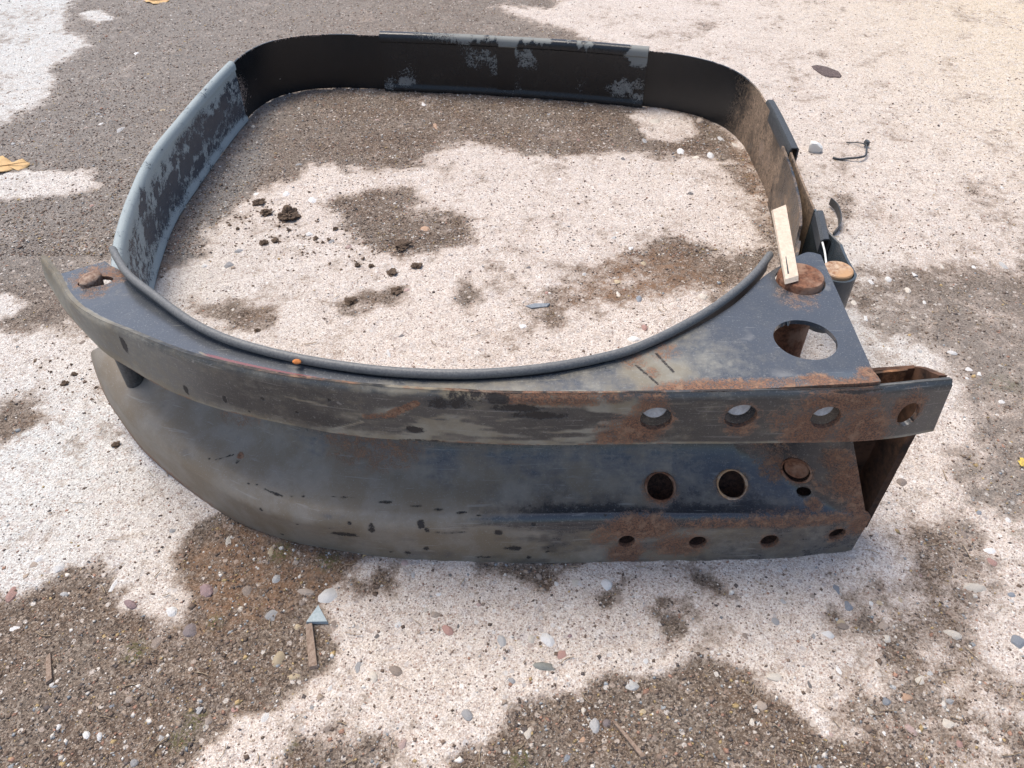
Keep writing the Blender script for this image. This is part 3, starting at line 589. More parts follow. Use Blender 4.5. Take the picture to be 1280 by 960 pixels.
rows = [BT * (1 - s) + A * s for s in np.linspace(0, 1, 16, endpoint=False)]
rows += [bez(A, BD, B, s) for s in np.linspace(0, 1, 12, endpoint=False)]
kt = np.gradient(KK, axis=0); kt[:, 2] = 0; kt /= np.linalg.norm(kt, axis=1)[:, None]; kn = np.c_[-kt[:, 1], kt[:, 0], kt[:, 2]]
dep = np.interp(u, [0, .15, .5, .9, 1], [.006, .024, .036, .030, .012])[:, None]
c1 = BD + (ctl - BD) * .9 + kn * dep * 1.2 + np.array([0, 0, .004]); c2 = KK + kn * dep * 1.5 - np.array([0, 0, .065])
wl = sst(.935, 1., u)[:, None]; c1 = c1 * (1 - wl) + (B * .67 + KK * .33) * wl; c2 = c2 * (1 - wl) + (B * .33 + KK * .67) * wl
rows += [B * (1 - s) ** 3 + c1 * 3 * s * (1 - s) ** 2 + c2 * 3 * s * s * (1 - s) + KK * s ** 3 for s in np.linspace(0, 1, 70)]
WB = np.stack(rows, 1); mw = WB.shape[1]
WB[..., 1] += .0014 * (fbm(WB[..., 0], WB[..., 2], s=12, octv=3, seed=43) - .5)
px, py = pix(WB); f1 = fbm(WB[..., 0], WB[..., 1], WB[..., 2], 40, 4, 71); f2 = fbm(WB[..., 0], WB[..., 2] * 4, None, 26, 4, 72); f3 = fbm(WB[..., 0], WB[..., 1], WB[..., 2], 14, 4, 73)
row = np.broadcast_to(np.arange(mw)[None, :], WB.shape[:2])
low = (row < 22)
wh = [(825, 610, .0100), (915, 604, .0100), (995, 588, .0098)]
WH = [(nearest(WB, a, b), r) for a, b, r in wh]
lh = [(783, 678, .0062), (873, 677, .0066), (962, 677, .0068), (1047, 668, .0064)]
WH += [(nearest(WB, a, b), r) for a, b, r in lh] + [(nearest(WB, 1006, 614), (.0058, .0034, (1, 0, 0)))]
dust = .46 + 1.0 * (f1 - .45) + .6 * (f3 - .5) + .50 * sst(800, 250, px) + np.where(low, .55 * sst(.38, .6, f2) * sst(1050, 700, px), 0)
dust = np.where((~low) & (px > 840), dust * .55, dust)
unshaded = sst(62, 34, row); dust = np.where(row > 26, dust * (.36 + .95 * unshaded) + .10 * unshaded * sst(.4, .6, f1), dust)  # less dust on upper rows: shade under the lip put into the colour
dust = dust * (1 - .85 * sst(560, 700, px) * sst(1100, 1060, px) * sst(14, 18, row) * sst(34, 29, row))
edge = sst(6, 0, row); dust = np.maximum(dust, .75 * edge * sst(700, 300, px))
rust = spots(WB, [(470, 560, .020, .42, (2.2, 1, 1)), (430, 548, .016, .40, (2, 1, .6)), (300, 520, .016, .36, (2, 1, .6)), (800, 660, .014, 1, (2, 1, .9)), (783, 690, .016, .8), (760, 670, .014, .6), (850, 680, .014, .75, (1.6, 1, 1)), (873, 677, .010, .6), (962, 677, .009, .7), (900, 655, .02, .6, (2, 1, .3)), (1000, 652, .03, .62, (2, 1, .25)), (1047, 668, .010, .7), (1080, 655, .014, .8), (825, 612, .0135, .8), (915, 604, .0125, .75), (970, 583, .014, .55), (995, 588, .0125, .7), (1066, 600, .022, .85, (.7, 1, 1)), (1050, 575, .014, .6), (1085, 630, .014, .9), (1040, 612, .012, .45, (2, 1, .6)), (300, 570, .003, .9, (1, 1, 2)), (960, 560, .02, .35), (1017, 630, .007, .7)])
rust = np.maximum(rust, .70 * edge * sst(450, 150, px)); rust = np.maximum(rust, .4 * sst(.58, .68, f3) * low * sst(600, 900, px))
chip = spots(WB, [(430, 668, .0060, .9, (2, 1, .6)), (465, 660, .003, .9, (1, 1, 2)), (437, 655, .002, .9), (510, 692, .003, .9), (527, 656, .0030, .9, (1, 1, 1.5)), (533, 662, .0026, .9), (533, 685, .003, .9), (490, 690, .0016, .8), (605, 697, .004, .8, (1.7, 1, .6)), (624, 667, .0034, 1), (640, 685, .005, .9, (1.8, 1, .6)), (662, 696, .0025, .8), (685, 690, .002, .8), (326, 636, .0018, .9), (353, 668, .002, .9), (372, 655, .0015, .8), (411, 660, .0015, .8), (560, 665, .006, .5, (2.5, 1, .4)), (1006, 614, .005, .6), (700, 640, .0012, .8), (297, 575, .0022, .7, (1, 1, 2.4)), (262, 572, .0014, .6), (666, 655, .002, .9), (758, 642, .0016, .7)])
chip = np.maximum(chip, scratch(WB, [(270, 574, 292, 568, .7), (330, 612, 352, 619, .7), (352, 620, 430, 622, .6), (430, 622, 520, 632, .75), (520, 632, 600, 645, .7), (265, 605, 300, 640, .4), (310, 604, 322, 608, .8), (1020, 616, 1084, 611, .5)], .0006))
pale = scratch(WB, [(232, 575, 256, 596, .8), (145, 470, 162, 455, .6), (212, 512, 232, 520, .7), (440, 560, 495, 605, .45), (450, 575, 475, 590, .4), (1022, 612, 1084, 607, .8), (600, 590, 618, 588, .6), (540, 575, 556, 560, .35), (455, 690, 500, 694, .4)], .0008)
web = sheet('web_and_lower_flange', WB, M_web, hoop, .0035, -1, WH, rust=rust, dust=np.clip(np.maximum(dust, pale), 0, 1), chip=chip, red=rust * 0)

# ---- back wall and end face behind the right tab
def plane_sheet(name, a, b, c, d, n, m, mat, parent, thick, rustv=.6, dustv=.3, holes=(), seed=1, offset=-1, warp=.001):
    a, b, c, d = [np.array(v, float) for v in (a, b, c, d)]; u = np.linspace(0, 1, n)[:, None, None]; v = np.linspace(0, 1, m)[None, :, None]
    G = (a * (1 - u) + b * u) * (1 - v) + (d * (1 - u) + c * u) * v
    f = fbm(G[..., 0] + G[..., 1], G[..., 2], None, 60, 4, seed); G = G + warp * (f[..., None] - .5)
    return sheet(name, G, mat, parent, thick, offset, holes, rust=rustv + .6 * (f - .5), dust=f * 0 + dustv, chip=f * 0, red=f * 0)
M_in = mat_simple('shaded_rusty_inside', (.014, .009, .007), (.06, .030, .018), 160, .85, .0008, .3, (.11, .055, .032))  # shade inside the box end put into the rust colour
R0 = UL[-1, 0]; R1 = UL[-1, -1]; yb = .3820
rl = WB[-1, 0]
M_litrustlip = mat_simple('lit_rusty_edge', (.10, .045, .022), (.30, .15, .075), 300, .85, .0010, .3, (.05, .03, .02))  # brighter rust carries the light on the box's top edge
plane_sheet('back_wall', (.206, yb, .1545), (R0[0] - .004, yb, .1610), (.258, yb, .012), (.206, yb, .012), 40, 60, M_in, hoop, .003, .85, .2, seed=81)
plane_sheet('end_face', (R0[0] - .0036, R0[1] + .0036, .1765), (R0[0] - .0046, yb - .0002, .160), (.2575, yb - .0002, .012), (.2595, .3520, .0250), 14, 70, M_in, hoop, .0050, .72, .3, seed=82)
plane_sheet('lit_rusty_rim', (.2100, yb - .0034, .1540), (R0[0] - .0100, yb - .0034, .1612), (R0[0] - .0100, yb - .0034, .1400), (.2100, yb - .0034, .1330), 40, 8, M_litrustlip, hoop, .002, .9, .1, seed=83)  # added strip: lit top of the rusty back wall as colour
# front edge of the end face: narrow steel strip that reaches down beside the web
a0 = np.array([.2560, .3486, .1368]); 

# ---- rubber trim along the tank side of the plate
TRp = [(141, 312, .176), (149, 327, .177), (162, 345, .178), (194, 370, .179), (237, 401, .181), (281, 423, .182), (337, 440, .182), (400, 453, .182), (478, 463.5, .182), (556, 467.5, .182), (619, 466, .182), (681, 460, .182), (744, 449, .182), (800, 433, .182), (865, 401, .182), (908, 373, .182), (941, 345, .182), (962, 319, .181)]
TR = resample([W(*p) for p in TRp], 160)
tube('edge_trim', TR, .0028, M_trim, hoop, 14, 1.15)
skirt = np.stack([TR + np.array([0, .0005, -.001]), TR + np.array([0, .0008, -.014])], 1)
sheet('trim_skirt', skirt, M_darkrub, hoop, .002, 0)

# ---- pins and bolts
ax = (0, 0, 1)
M_rust2 = mat_simple('tan_rusty_bolt', (.13, .07, .045), (.34, .25, .19), 380, .8, .0007, .3)
b0 = np.array(slot)
lathe('bolt_head', [(.0088, -.010), (.0092, .0012), (.0088, .0030), (.0070, .0042), (.0030, .0046)], (b0[0] - .0030, b0[1], b0[2] + .0005), (.12, -.05, 1), M_rust2, hoop, 32, .05, 3, 1.0, .62)
lathe('bolt_sleeve', [(.0080, 0), (.0080, .092)], (b0[0] - .002, b0[1] - .001, .066), ax, M_darkrub, hoop, 28)
lathe('strap_pin', [(.0160, -.085), (.0160, .0030), (.0150, .0044), (.0030, .0046)], (pin1[0], pin1[1] + .0005, pin1[2]), ax, M_rust, hoop, 48, .02, 4)
pin2 = np.array(W(1048, 336, .118))
lathe('outer_strap_pin', [(.0125, -.056), (.0128, -.001), (.0120, .0), (.003, .0002)], pin2, ax, M_rustlight, hoop, 44, .02, 5)
for k, (c, r) in enumerate(H3[:3]):
    lathe('bolt_shank', [(r * .93, -.010), (r * .93, .002), (r * .86, .0035), (r * .3, .004)], (c[0], c[1] + .0095, c[2] + .001), (-.15, -1, .55), M_pin, hoop, 28, .03, 7 + k)
cc = nearest(WB, 995, 588)
lathe('rusty_plug', [(.0088, -.006), (.0088, -.0016), (.0080, -.0008), (.0060, -.0012), (.002, -.0013)], cc + np.array([-.0006, 0, .0010]), gnormal(WB, cc), M_rust, hoop, 36, .04, 11)
def backing(name, c, n, rad, depth, mat=None):
    n = np.array(n, float); n /= np.linalg.norm(n)
    return lathe(name, [(rad, -.002), (rad, 0), (rad * .5, .0008)], np.array(c) - n * depth, n, mat or M_rust, hoop, 28, .05, 5)

def cup(name, c, n, rad, depth, mat):
    """added dark cup behind a hole to block light: open towards n"""
    n = Vector(n).normalized(); c = Vector([float(v) for v in c]) - n * .0020; q = n.to_track_quat('Z', 'Y').to_matrix(); V = []; F = []; S = 28
    for r_, h_ in [(rad * 1.12, 0), (rad * 1.02, -depth), (.00001, -depth)]:
        for k in range(S):
            a = 2 * math.pi * k / S; V.append(tuple(c + q @ Vector((r_ * math.cos(a), r_ * math.sin(a), h_))))
    for i in range(2):
        for k in range(S): F.append((i * S + k, i * S + (k + 1) % S, (i + 1) * S + (k + 1) % S, (i + 1) * S + k))
    me = bpy.data.meshes.new(name); me.from_pydata(V, [], F); me.update(); o = link(name, me, mat, hoop)
    s_ = o.modifiers.new('thickness', 'SOLIDIFY'); s_.thickness = .0012
M_hollow = mat_simple('shaded_hole_rust', (.016, .010, .008), (.085, .042, .026), 500, .9, .0006, .2)  # rust darkened to stand in for the shade in the holes
for k, (c, r) in enumerate(WH[:3]):  # added cups, keep ground light from showing through the holes
    nn_ = gnormal(WB, c); cup('hole_backing_cup', c, nn_, r, .008, M_hollow)
    q_ = Vector([float(v) for v in nn_]).to_track_quat('Z', 'Y').to_matrix()
    tube('hole_rim', [tuple(Vector([float(v) for v in c]) + q_ @ Vector((r * 1.06 * math.cos(a) , r * 1.06 * math.sin(a), .0004))) for a in np.linspace(0, 2 * math.pi, 49)], .0009 + .0003 * np.sin(np.linspace(0, 6 * math.pi, 49) + k), (M_rust, M_rustlight, M_rust)[k], hoop, 8, caps=False)
for (c, r) in WH[3:7]: cup('hole_backing_cup', c, (0, -1, 0), r, .012, M_hollow)
c, r = WH[7]; cup('hole_backing_cup', c, gnormal(WB, c), .0062, .008, M_hollow)

# ================================================================ hoop strap
Sp = [(-.3330, .510), (-.3470, .548), (-.3710, .610), (-.3900, .680), (-.4010, .745), (-.4080, .800), (-.4100, .855), (-.4065, .930), (-.4010, 1.010), (-.3950, 1.080), (-.3860, 1.140), (-.3640, 1.185), (-.3240, 1.213), (-.2700, 1.222), (-.2000, 1.217), (-.1000, 1.207), (0, 1.194), (.1000, 1.176), (.1800, 1.158), (.2350, 1.142), (.2780, 1.116), (.3070, 1.080), (.3210, 1.035), (.3240, .980), (.3235, .900), (.3200, .820), (.3160, .760), (.3120, .710)]
NS = 620
SP = resample([(a, b, 0) for a, b in Sp], NS)[:, :2]
Tn = np.gradient(SP, axis=0); Tn /= np.linalg.norm(Tn, axis=1)[:, None]; Nn = np.c_[Tn[:, 1], -Tn[:, 0]]   # towards inside
SH = .083
def swept(name, i0, i1, prof, mat, thick, parent=hoop, offset=0, zfun=None, seed=1, **at):
    idx = np.arange(i0, i1); G = np.zeros((len(idx), len(prof), 3))
    for j, (nrm, z) in enumerate(prof):
        G[:, j, 0] = SP[idx, 0] + Nn[idx, 0] * nrm; G[:, j, 1] = SP[idx, 1] + Nn[idx, 1] * nrm; G[:, j, 2] = z
    w = fbm(idx[:, None] * .03, np.zeros((len(idx), 1)), s=1, octv=2, seed=seed) - .5
    G[..., 0] += Nn[idx, 0][:, None] * w * .004; G[..., 1] += Nn[idx, 1][:, None] * w * .004; G[..., 2] += w * .002
    A = {k: f(G) for k, f in at.items()}
    return G, sheet(name, G, mat, parent, thick, offset, **A)
prof = [(0, z) for z in np.linspace(.0015, SH, 40)]
def ch_strap(G):
    px, py = pix(G); f = fbm(G[..., 0], G[..., 1], G[..., 2], 60, 5, 91)
    r = spots(G, [(300, 118, .03, .45), (275, 135, .03, .6), (953, 185, .016, .7), (958, 205, .020, .8), (955, 228, .018, .7), (968, 215, .014, .6), (948, 160, .014, .5)])
    r = np.maximum(r, .5 * sst(.078, .083, G[..., 2]) * sst(.4, .6, f)); r = np.maximum(r, scratch(G, [(312, 120, 350, 98, .5), (318, 100, 350, 82, .35)], .0012))
    return r
def br_strap(G):
    px, py = pix(G); f = fbm(G[..., 0], G[..., 1], G[..., 2] * .5, 30, 4, 92)
    s = np.linspace(0, 1, G.shape[0])[:, None] + 0 * G[..., 0]
    return np.clip(sst(1.13, .98, G[..., 1]) * (G[..., 0] > 0) * (.62 + 1.3 * (f - .42)) + .0, 0, 1)
Gs, strap = swept('strap', 0, NS, prof, M_strap, .0022, seed=5, chalk=ch_strap, brown=br_strap)
def seg(y0=None, px0=None, px1=None):
    x, y = pix(np.c_[SP, np.full(NS, .083)]); return x, y
sx, sy = seg()
def find(px, py): return int(np.argmin((sx - px) ** 2 + (sy - py) ** 2))
def lprof(zb=.0005, zt=.0855, inn=.0026, out=-.0030, rim=True, bot=True):
    p = []
    if bot: p += [(inn - .0005, zb), (inn + .0022, zb + .002), (inn + .0022, zb + .007), (inn, zb + .010)]
    else: p += [(inn, zb)]
    p += [(inn, z) for z in np.linspace(zb + .014, zt - .014, 34)]
    if rim: p += [(inn, zt - .011), (inn + .0020, zt - .009), (inn + .0022, zt - .003)]
    p += [(inn + .0008, zt), (inn - .0012, zt + .0016), (out + .0014, zt + .0016), (out, zt), (out, zt - .006), (out, zt - .014)]
    return p
# left liner: chalky with dark lozenges
i0, i1 = 0, find(296, 86)
iL = find(150, 285)
def ch_left(G):
    f = fbm(G[..., 0], G[..., 1], G[..., 2], 45, 4, 95)
    dark = spots(G, [(232, 205, .022, 1, (.5, .9, .45)), (216, 224, .018, 1, (.5, 1, .45)), (262, 160, .020, 1, (.5, 1, .42)), (243, 183, .020, 1, (.5, 1, .42)), (177, 252, .020, 1, (.5, 1, .6)), (203, 258, .021, 1, (.5, 1, .5)), (188, 290, .017, 1, (.5, 1, .4)), (196, 238, .012, .9, (.5, 1, .4)), (272, 146, .016, .8, (.5, 1, .5)), (248, 206, .018, .9, (.5, 1, .4)), (280, 128, .02, .8, (.5, 1, .4))])
    n2_ = fbm(G[..., 0], G[..., 1], G[..., 2], 170, 4, 98); z_ = G[..., 2]
    return np.clip(.52 + 1.1 * (f - .5) + .25 * sst(.014, .006, z_) + .32 * sst(.066, .076, z_) - 1.1 * dark * sst(.34, .46, n2_ + .05) - .5 * sst(.54, .66, n2_) * sst(.07, .06, z_) * sst(.012, .02, z_), .02, 1)
def zero(G): return np.zeros(G.shape[:2])
_, liner = swept('strap_liner', i0, i1, lprof(), M_liner, .0016, seed=6, chalk=ch_left, brown=zero)
liner['label'] = 'pale chalky blue grey liner on the left side of the strap'
# back liner
i2, i3 = find(474, 42), find(813, 66)
def ch_back(G):
    f = fbm(G[..., 0], G[..., 2], None, 38, 5, 96); u = np.linspace(0, 1, G.shape[0])[:, None]
    r = .38 * sst(.080, .083, G[..., 2]) + .85 * sst(.050, .080, G[..., 2]) * sst(.15, .5, u) * sst(.36, .56, f) + .30 * sst(.25, .6, u) * sst(.5, .6, f)
    r = np.maximum(r, spots(G, [(503, 101, .016, .7, (1.6, 1, .6)), (492, 108, .018, .55), (780, 108, .026, .62, (1.4, 1, .8)), (795, 120, .016, .6, (1.6, 1, .5)), (620, 85, .018, .45), (640, 72, .035, .5, (2.4, 1, .5)), (590, 74, .02, .45), (510, 90, .02, .35)]))
    return np.clip(r - .6 * (1 - sst(.35, .55, f)), 0, 1)
_, lb = swept('strap_liner', i2, i3, lprof(inn=.0032, out=-.0055), M_liner2, .0018, seed=7, chalk=ch_back, brown=zero)
lb['label'] = 'black liner with pale crust along the back of the strap'
# right liner pieces clipped over the outer edge
for a, b, o_, n_ in ((find(958, 128), find(993, 190), .0085, 'edge_clip'),):
    pr = [(.0005, .070), (.0005, .0845), (-.001, .087), (-o_ + .0015, .087), (-o_, .0855), (-o_, .070)]
    G_, oo = swept(n_, a, b, pr, M_darkrub, .0018, seed=8)
# outer strap run to the outer pin, looped round it
def ribbon(name, pts, z0, z1, mat, thick=.0022, n=160, tw=None, holes=(), ch=None, br=None, m=30):
    P = resample([(a, b, 0) for a, b in pts], n)[:, :2]; u = np.linspace(0, 1, n)
    zz0 = np.interp(u, np.linspace(0, 1, len(z0)), z0); zz1 = np.interp(u, np.linspace(0, 1, len(z1)), z1); v = np.linspace(0, 1, m)
    G = np.zeros((n, m, 3)); G[..., 0] = P[:, 0][:, None]; G[..., 1] = P[:, 1][:, None]; G[..., 2] = zz0[:, None] * (1 - v) + zz1[:, None] * v
    f = fbm(G[..., 0], G[..., 1], G[..., 2], 40, 4, 97)
    hs = [(nearest(G, a, b), r) for a, b, r in holes]
    A = dict(chalk=f * 0 + (ch or 0), brown=np.clip((br or 0) + 1.0 * (f - .45), 0, 1) if br else f * 0)
    return G, sheet(name, G, mat, hoop, thick, 0, hs, **A)
cx, cy = pin2[0], pin2[1]; M_loop = mat_rubber('blue_grey_strap_end', (.035, .045, .052), (.06, .072, .08))
loop = [(.3125, .712), (.3090, .670), (cx + .0170, cy + .04)] + [(cx + .0148 * math.cos(a), cy + .0148 * math.sin(a)) for a in np.linspace(.15, -math.pi - .25, 12)] + [(cx - .0135, cy + .022)]
ribbon('strap_loop', loop, [0.002, .035, .060, .060, .060], [.083, .092, .113, .115, .115], M_loop, .0022)
# inner tongue that runs to the pin under the plate
ton = [(.3180, .860), (.3090, .780), (.2940, .700), (.2680, .620), (.2330, .550), (pin1[0] - .013, pin1[1] + .030), (pin1[0] - .0185, pin1[1] + .002)]
ribbon('strap_tongue', ton, [.004, .006, .03], [.080, .088, .115], M_strap, .0026, 420, br=.46, m=80, holes=[(1004, 292, .0150)])
i4 = np.array(W(1023, 266, .093)); i5 = np.array(W(1031, 302, .098))
G = np.zeros((24, 6, 3)); uu = np.linspace(0, 1, 24)[:, None]; base = i4 * (1 - uu) + i5 * uu
for j, (dx, dz) in enumerate([(-.003, -.012), (-.003, .0), (-.001, .002), (.0030, .002), (.0045, .0), (.0045, -.016)]): G[:, j] = base + np.array([dx, .0, dz])
sheet('edge_clip', G, M_darkrub, hoop, .0018, 0)
thr = resample([W(1028, 303, .099), W(1031, 315, .10), W(1033, 330, .10)], 12); tube('white_thread', thr, .0009, M_thread, hoop, 6)

# ================================================================ loose things
def slab(name, pts, z, th, mat, parent=None, tilt=None, seed=1):
    """irregular flat chip with real thickness; pts plan outline, z = ground or list"""
    import bmesh
    bm = bmesh.new(); r = random.Random(seed); zs = z if isinstance(z, (list, tuple)) else [z] * len(pts)
    c = np.mean(np.array(pts), 0)
    lo = [bm.verts.new((p[0], p[1], q)) for p, q in zip(pts, zs)]; hi = [bm.verts.new((c[0] + (p[0] - c[0]) * .94, c[1] + (p[1] - c[1]) * .94, q + th * r.uniform(.85, 1.1))) for p, q in zip(pts, zs)]
    bm.faces.new(hi); bm.faces.new(lo[::-1]); n = len(pts)
    for i in range(n): bm.faces.new((lo[i], lo[(i + 1) % n], hi[(i + 1) % n], hi[i]))
    bmesh.ops.recalc_face_normals(bm, faces=bm.faces)
    me = bpy.data.meshes.new(name); bm.to_mesh(me); bm.free(); return link(name, me, mat, parent, False)
def gq(px, py): p = W(px, py); return float(gz(p[0], p[1])[0][0])

# pale wooden slat lying on the plate, poking over the hoop
zw = pin1[2] + .0060
cor = [W(964, 264, zw + .012), W(981, 258, zw + .012), W(998, 351, zw), W(981, 355.5, zw)]
wood = slab('wood_offcut', [c[:2] for c in cor], [zw + .012, zw + .012, zw, zw], .0028, M_wood)
tag(wood, 'pale bare strip of wood lying across the round rusty pin of the bracket', 'wood')
a_ = W(980.5, 322, zw + .0035); b_ = W(984.5, 345, zw + .0014)
sl = tube('slit', [(a_[0], a_[1], zw + .0060), (b_[0], b_[1], zw + .0034)], .0006, M_darkrub, wood, 6)
# slate triangle and splinter
z = gq(397, 775) + .001
tag(slab('slate_chip', [W(383, 781)[:2], W(411, 781)[:2], W(399, 759)[:2]], z, .003, M_slate), 'triangular blue grey slate chip above the wooden splinter', 'slate chip')
tag(slab('wooden_splinter', [W(382, 782)[:2], W(391, 780)[:2], W(398, 836)[:2], W(387, 838)[:2]], z, .0022, M_oldwood), 'flat weathered wooden splinter lying below the slate triangle', 'splinter')
tag(slab('wooden_splinter', [W(764, 902)[:2], W(768, 903)[:2], W(808, 948)[:2], W(802, 950)[:2]], gq(785, 925) + .001, .002, M_oldwood), 'long brown wooden splinter in the bottom dirt patch', 'splinter')
tag(slab('wooden_splinter', [W(58, 822)[:2], W(64, 816)[:2], W(66, 850)[:2], W(58, 856)[:2]], gq(60, 835) + .001, .0018, M_oldwood), 'thin grey wooden splinter in the lower left dirt beside a white pebble', 'splinter')
bp = [(1013, 84), (1020, 83), (1026, 84), (1032, 85), (1040, 88), (1048, 91), (1052, 96), (1050, 99), (1040, 98), (1030, 97), (1022, 92), (1016, 88)]
tag(slab('bark_chip', [W(*p)[:2] for p in bp], .0012, .0018, M_bark), 'dark flat bark chip lying on pale concrete at upper right', 'bark chip')
tag(slab('slate_chip', [W(656, 384)[:2], W(668, 381)[:2], W(688, 381)[:2], W(684, 385)[:2], W(664, 387)[:2]], gq(672, 384), .0015, mat_simple('dark_slate', (.14, .16, .18), (.22, .24, .26), 600, .7, .0003)), 'dark elongated slate flake in the dirt inside the hoop', 'slate chip')
ws = bpy.data.objects.new('white_stone', pebble_mesh(33, .8, .5)); COL.objects.link(ws); ws.data.materials.clear(); ws.data.materials.append(M_white)
p = W(1017, 189); ws.location = (p[0], p[1], .007); ws.scale = (.0125, .0115, .0125); ws.rotation_euler = (.3, .2, .5)
tag(ws, 'large white angular stone lying beside the right side of the strap', 'stone')
# clods of soil
def clod(px, py, s, label, k, hgt=.8):
    import bmesh
    bm = bmesh.new(); bmesh.ops.create_icosphere(bm, subdivisions=4 if s < 15 else 5, radius=1); co = np.array([v.co[:] for v in bm.verts])
    n = fbm(co[:, 0] + k * 3.1 + 9, co[:, 1] + 9, co[:, 2] + 9, 1.6, 5, k) - .5; n2 = noise(co[:, 0] * 5 + 40, co[:, 1] * 5 + 40, co[:, 2] * 5 + 40, seed=k) - .5
    n3 = fbm(co[:, 0] + 20, co[:, 1] + 20, co[:, 2] + 20 + k, 9, 2, k + 3) - .5
    for v, a, b, c3 in zip(bm.verts, n, n2, n3): v.co *= 1 + 2.1 * a + .35 * b + .55 * c3
    for v in bm.verts: v.co.z *= hgt
    me = bpy.data.meshes.new('soil_clod'); bm.to_mesh(me); bm.free(); o = link('soil_clod', me, M_clod, None, False)
    p = W(px, py); z = gq(px, py); q = .74 * s * pxsize(px, py) / 2; o.location = (p[0], p[1], z + q * .22); o.scale = (q, q, q); o.rotation_euler = (0, 0, k)
    tag(o, label, 'soil clod', 'clods of soil lying on the concrete'); return o
clod(361, 272, 27, 'largest dark soil clod inside the hoop towards the left', 1)
clod(325, 255, 16, 'dark soil clod between the largest clod and the strap, upper one', 2, .6)
clod(334, 268, 16, 'dark soil clod just left of the largest clod', 3, .6)
clod(420, 288, 8, 'small black round crumb to the right of the largest clod', 4)
clod(503, 310, 24, 'brown flat clod at the lower edge of the middle dirt island', 5, .4)
clod(521, 335, 15, 'brown clod below and right of the flat brown clod', 6, .6)
clod(491, 343, 14, 'brown clod left of its twin below the middle dirt island', 7, .5)
clod(447, 333, 9, 'small brown crumb left of the pair of brown clods', 8)
clod(464, 334, 8, 'small brown crumb nearest the pair of brown clods', 9)
clod(331, 306, 13, 'dark upright crumb below the largest clod', 10, .7)
clod(345, 303, 12, 'dark crumb directly under the largest clod', 11, .6)
clod(496, 364, 17, 'brown clod at the tip of the straw strewn dirt patch', 12, .5)
clod(439, 379, 18, 'brown rounded clod at the left end of the straw strewn dirt patch', 13, .5)
clod(298, 289, 6, 'tiny dark crumb near the left part of the strap', 14)
clod(146, 559, 13, 'black crumb on pale concrete just left of the lower flange', 15, .6)
clod(82, 481, 12, 'black crumb on pale concrete left of the flange tip', 16, .5)
clod(94, 470, 9, 'small black crumb nearest the flange tip', 17, .6)
clod(322, 415, 9, 'dark crumb at the corner of the dirt patch by the rubber trim', 18, .6)
V = []; F = []; rc_ = np.random.default_rng(12)
CR = [(398, 276, 4), (411, 301, 6), (380, 297, 5), (466, 316, 5), (470, 287, 4), (385, 318, 4), (413, 331, 5), (456, 305, 6), (350, 285, 5), (362, 290, 6), (395, 300, 7), (404, 305, 6), (455, 325, 6), (378, 317, 5)]
CR += [(a, b, c) for a, b, c in zip(rc_.normal(400, 55, 90), rc_.normal(305, 26, 90), rc_.uniform(1.5, 4, 90))]
CR += [(a, b, c) for a, b, c in zip(rc_.normal(310, 28, 40), rc_.normal(262, 14, 40), rc_.uniform(2, 5, 40))]
CR += [(a, b, c) for a, b, c in zip(rc_.normal(70, 45, 26), rc_.normal(480, 22, 26), rc_.uniform(2, 5, 26))]
base_ = np.array([(1, 0, 0), (-1, 0, 0), (0, 1, 0), (0, -1, 0), (0, 0, 1), (0, 0, -1)], float); F0_ = [(0, 2, 4), (2, 1, 4), (1, 3, 4), (3, 0, 4), (2, 0, 5), (1, 2, 5), (3, 1, 5), (0, 3, 5)]
for x, y, q in CR:
    p = W(x, y); z = gq(x, y); rad = q * pxsize(x, y) * .5; i0 = len(V)
    for v in base_ * (1 + rc_.uniform(-.3, .4, (6, 1))) + rc_.uniform(-.3, .3, (6, 3)): V.append((p[0] + v[0] * rad, p[1] + v[1] * rad, z + rad * .3 + v[2] * rad * .7))
    F += [tuple(i0 + k for k in f) for f in F0_]
me = bpy.data.meshes.new('soil_crumbs'); me.from_pydata(V, [], F); me.update()
tag(link('soil_crumbs', me, M_clod, None, False), 'tiny dark soil crumbs scattered among the clods', 'soil crumbs', kind='stuff')
# orange crumb on the plate
c_ = W(371, 452, .1835); o = bpy.data.objects.new('rust_crumb', pebble_mesh(5, .7, .4)); COL.objects.link(o); o.data.materials.clear(); o.data.materials.append(M_orange)
o.location = c_; o.scale = (.0030, .0022, .0022); tag(o, 'tiny bright orange crumb lying against the grey rubber trim of the bracket', 'crumb')
o = bpy.data.objects.new('white_crumb', pebble_mesh(6, .7, .4)); COL.objects.link(o); o.data.materials.clear(); o.data.materials.append(M_white)
q_ = UL[int(N * .0)]; c_ = nearest(UL, 1086, 502); o.location = (c_[0], c_[1] - .001, c_[2]); o.scale = (.0022, .0018, .0026); o.parent = hoop; o.name = 'paint_drop'
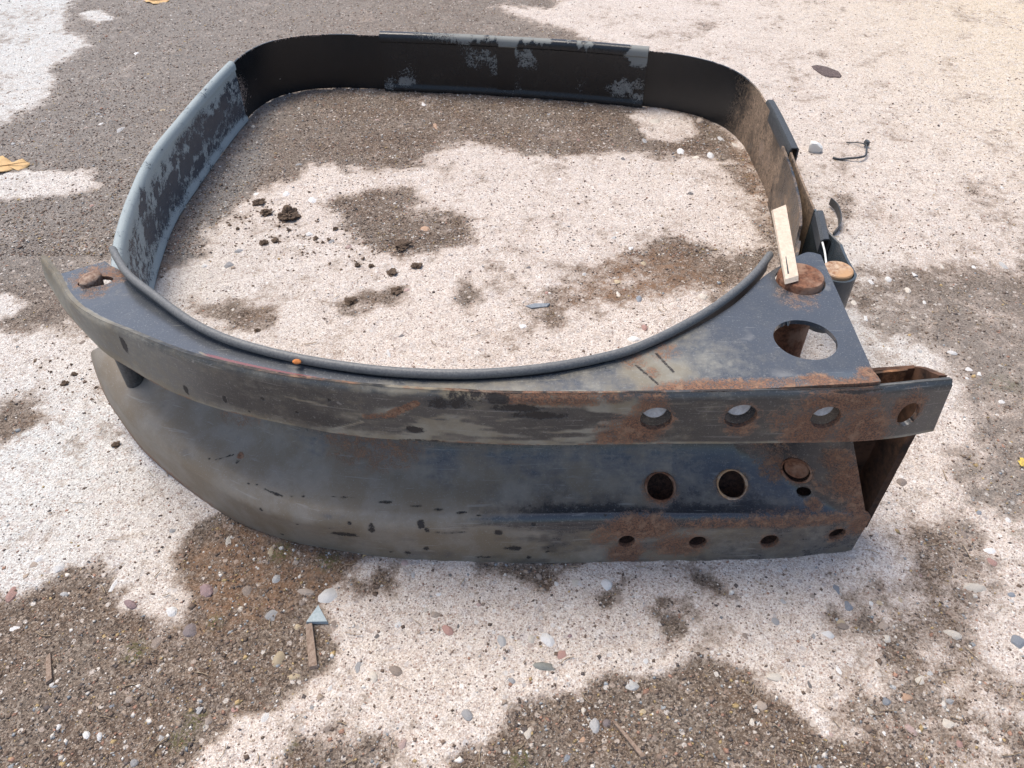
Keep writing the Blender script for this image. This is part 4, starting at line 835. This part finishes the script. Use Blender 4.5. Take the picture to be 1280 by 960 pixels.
# leaves
def oak(name, px, py, size, rot, label, pal=M_leaf, seed=1, tilt=.15):
    r = random.Random(seed); out = []; n = 96
    for i in range(n):
        a = 2 * math.pi * i / n; L = math.cos(a); S = math.sin(a)
        lobes = .80 + .26 * math.cos(4.5 * (a if a < math.pi else 2 * math.pi - a) * 1.6) * (abs(S) ** .6) + .05 * r.uniform(-1, 1)
        out.append((L * 1.0 * (.9 + .1 * lobes), S * .62 * lobes))
    import bmesh
    V = [(0, 0, .10)]; F = []
    for k, f in enumerate((.35, .7, 1.)):
        for x, y in out: V.append((x * f, y * f, .10 - .06 * f + .16 * (y * f) ** 2 * 2 + .10 * math.sin(3 * x * f + seed) * f))
    for i in range(n):
        F.append((0, 1 + i, 1 + (i + 1) % n))
        for k in range(2): F.append((1 + k * n + i, 1 + (k + 1) * n + i, 1 + (k + 1) * n + (i + 1) % n, 1 + k * n + (i + 1) % n))
    me = bpy.data.meshes.new(name); me.from_pydata(V, [], F); me.update(); o = link(name, me, pal)
    s = o.modifiers.new('thickness', 'SOLIDIFY'); s.thickness = .02
    p = W(px, py); o.location = (p[0], p[1], gq(px, py) + .001); q = size * pxsize(px, py) / 2; o.scale = (q, q, q); o.rotation_euler = (tilt, 0, rot)
    tube('vein', [(-1.15, 0, .06), (-.5, 0, .125), (0, 0, .12), (.5, .02, .12), (.95, 0, .12)], [.035, .03, .026, .02, .01], mat_simple('leaf_vein', (.40, .24, .10), (.55, .36, .17)), o, 6)
    return tag(o, label, 'leaf')
oak('oak_leaf', 10, 210, 52, .35, 'tan lobed oak leaf at the left edge of the picture', seed=3)
oak('oak_leaf', 197, 2, 30, .1, 'small yellow brown leaf at the top edge of the picture', seed=4)
oak('oak_leaf', 1276, 580, 16, 1.0, 'small yellow leaf at the right edge of the picture', mat_simple('yellow_leaf', (.5, .36, .06), (.7, .52, .12), 200), seed=5)
# black wire tie and bent strip
wp = [(1041, 197, .003), (1050, 199, .003), (1060, 198, .004), (1072, 197, .006), (1081, 195, .006), (1083, 190, .008), (1083, 182, .009), (1081, 180, .007), (1070, 178, .004), (1058, 178, .003)]
wt = tube('wire_tie', resample([W(a, b, z) for a, b, z in wp], 60), np.interp(np.linspace(0, 1, 60), [0, .5, .6, 1], [.0016, .0014, .0008, .0008]), M_darkrub, None, 8)
kn = lathe('tie_head', [(.004, 0), (.0045, .003), (.0035, .006)], W(1082, 181, .004), (.2, 0, 1), M_darkrub, wt, 8, .3, 5, 1.3, .8)
tag(wt, 'bent black cable tie lying on the concrete right of the strap', 'cable tie')
bs = resample([W(1038, 250, .010), W(1046, 258, .010), W(1050, 270, .010), W(1049, 282, .008), W(1041, 293, .005)], 40)
G = np.stack([bs + np.array([0, 0, -.006]), bs + np.array([.0005, 0, .003])], 1)
o = sheet('rubber_sliver', G, M_darkrub, None, .0014, 0); tag(o, 'curved black sliver of rubber standing beside the strap end', 'rubber sliver')
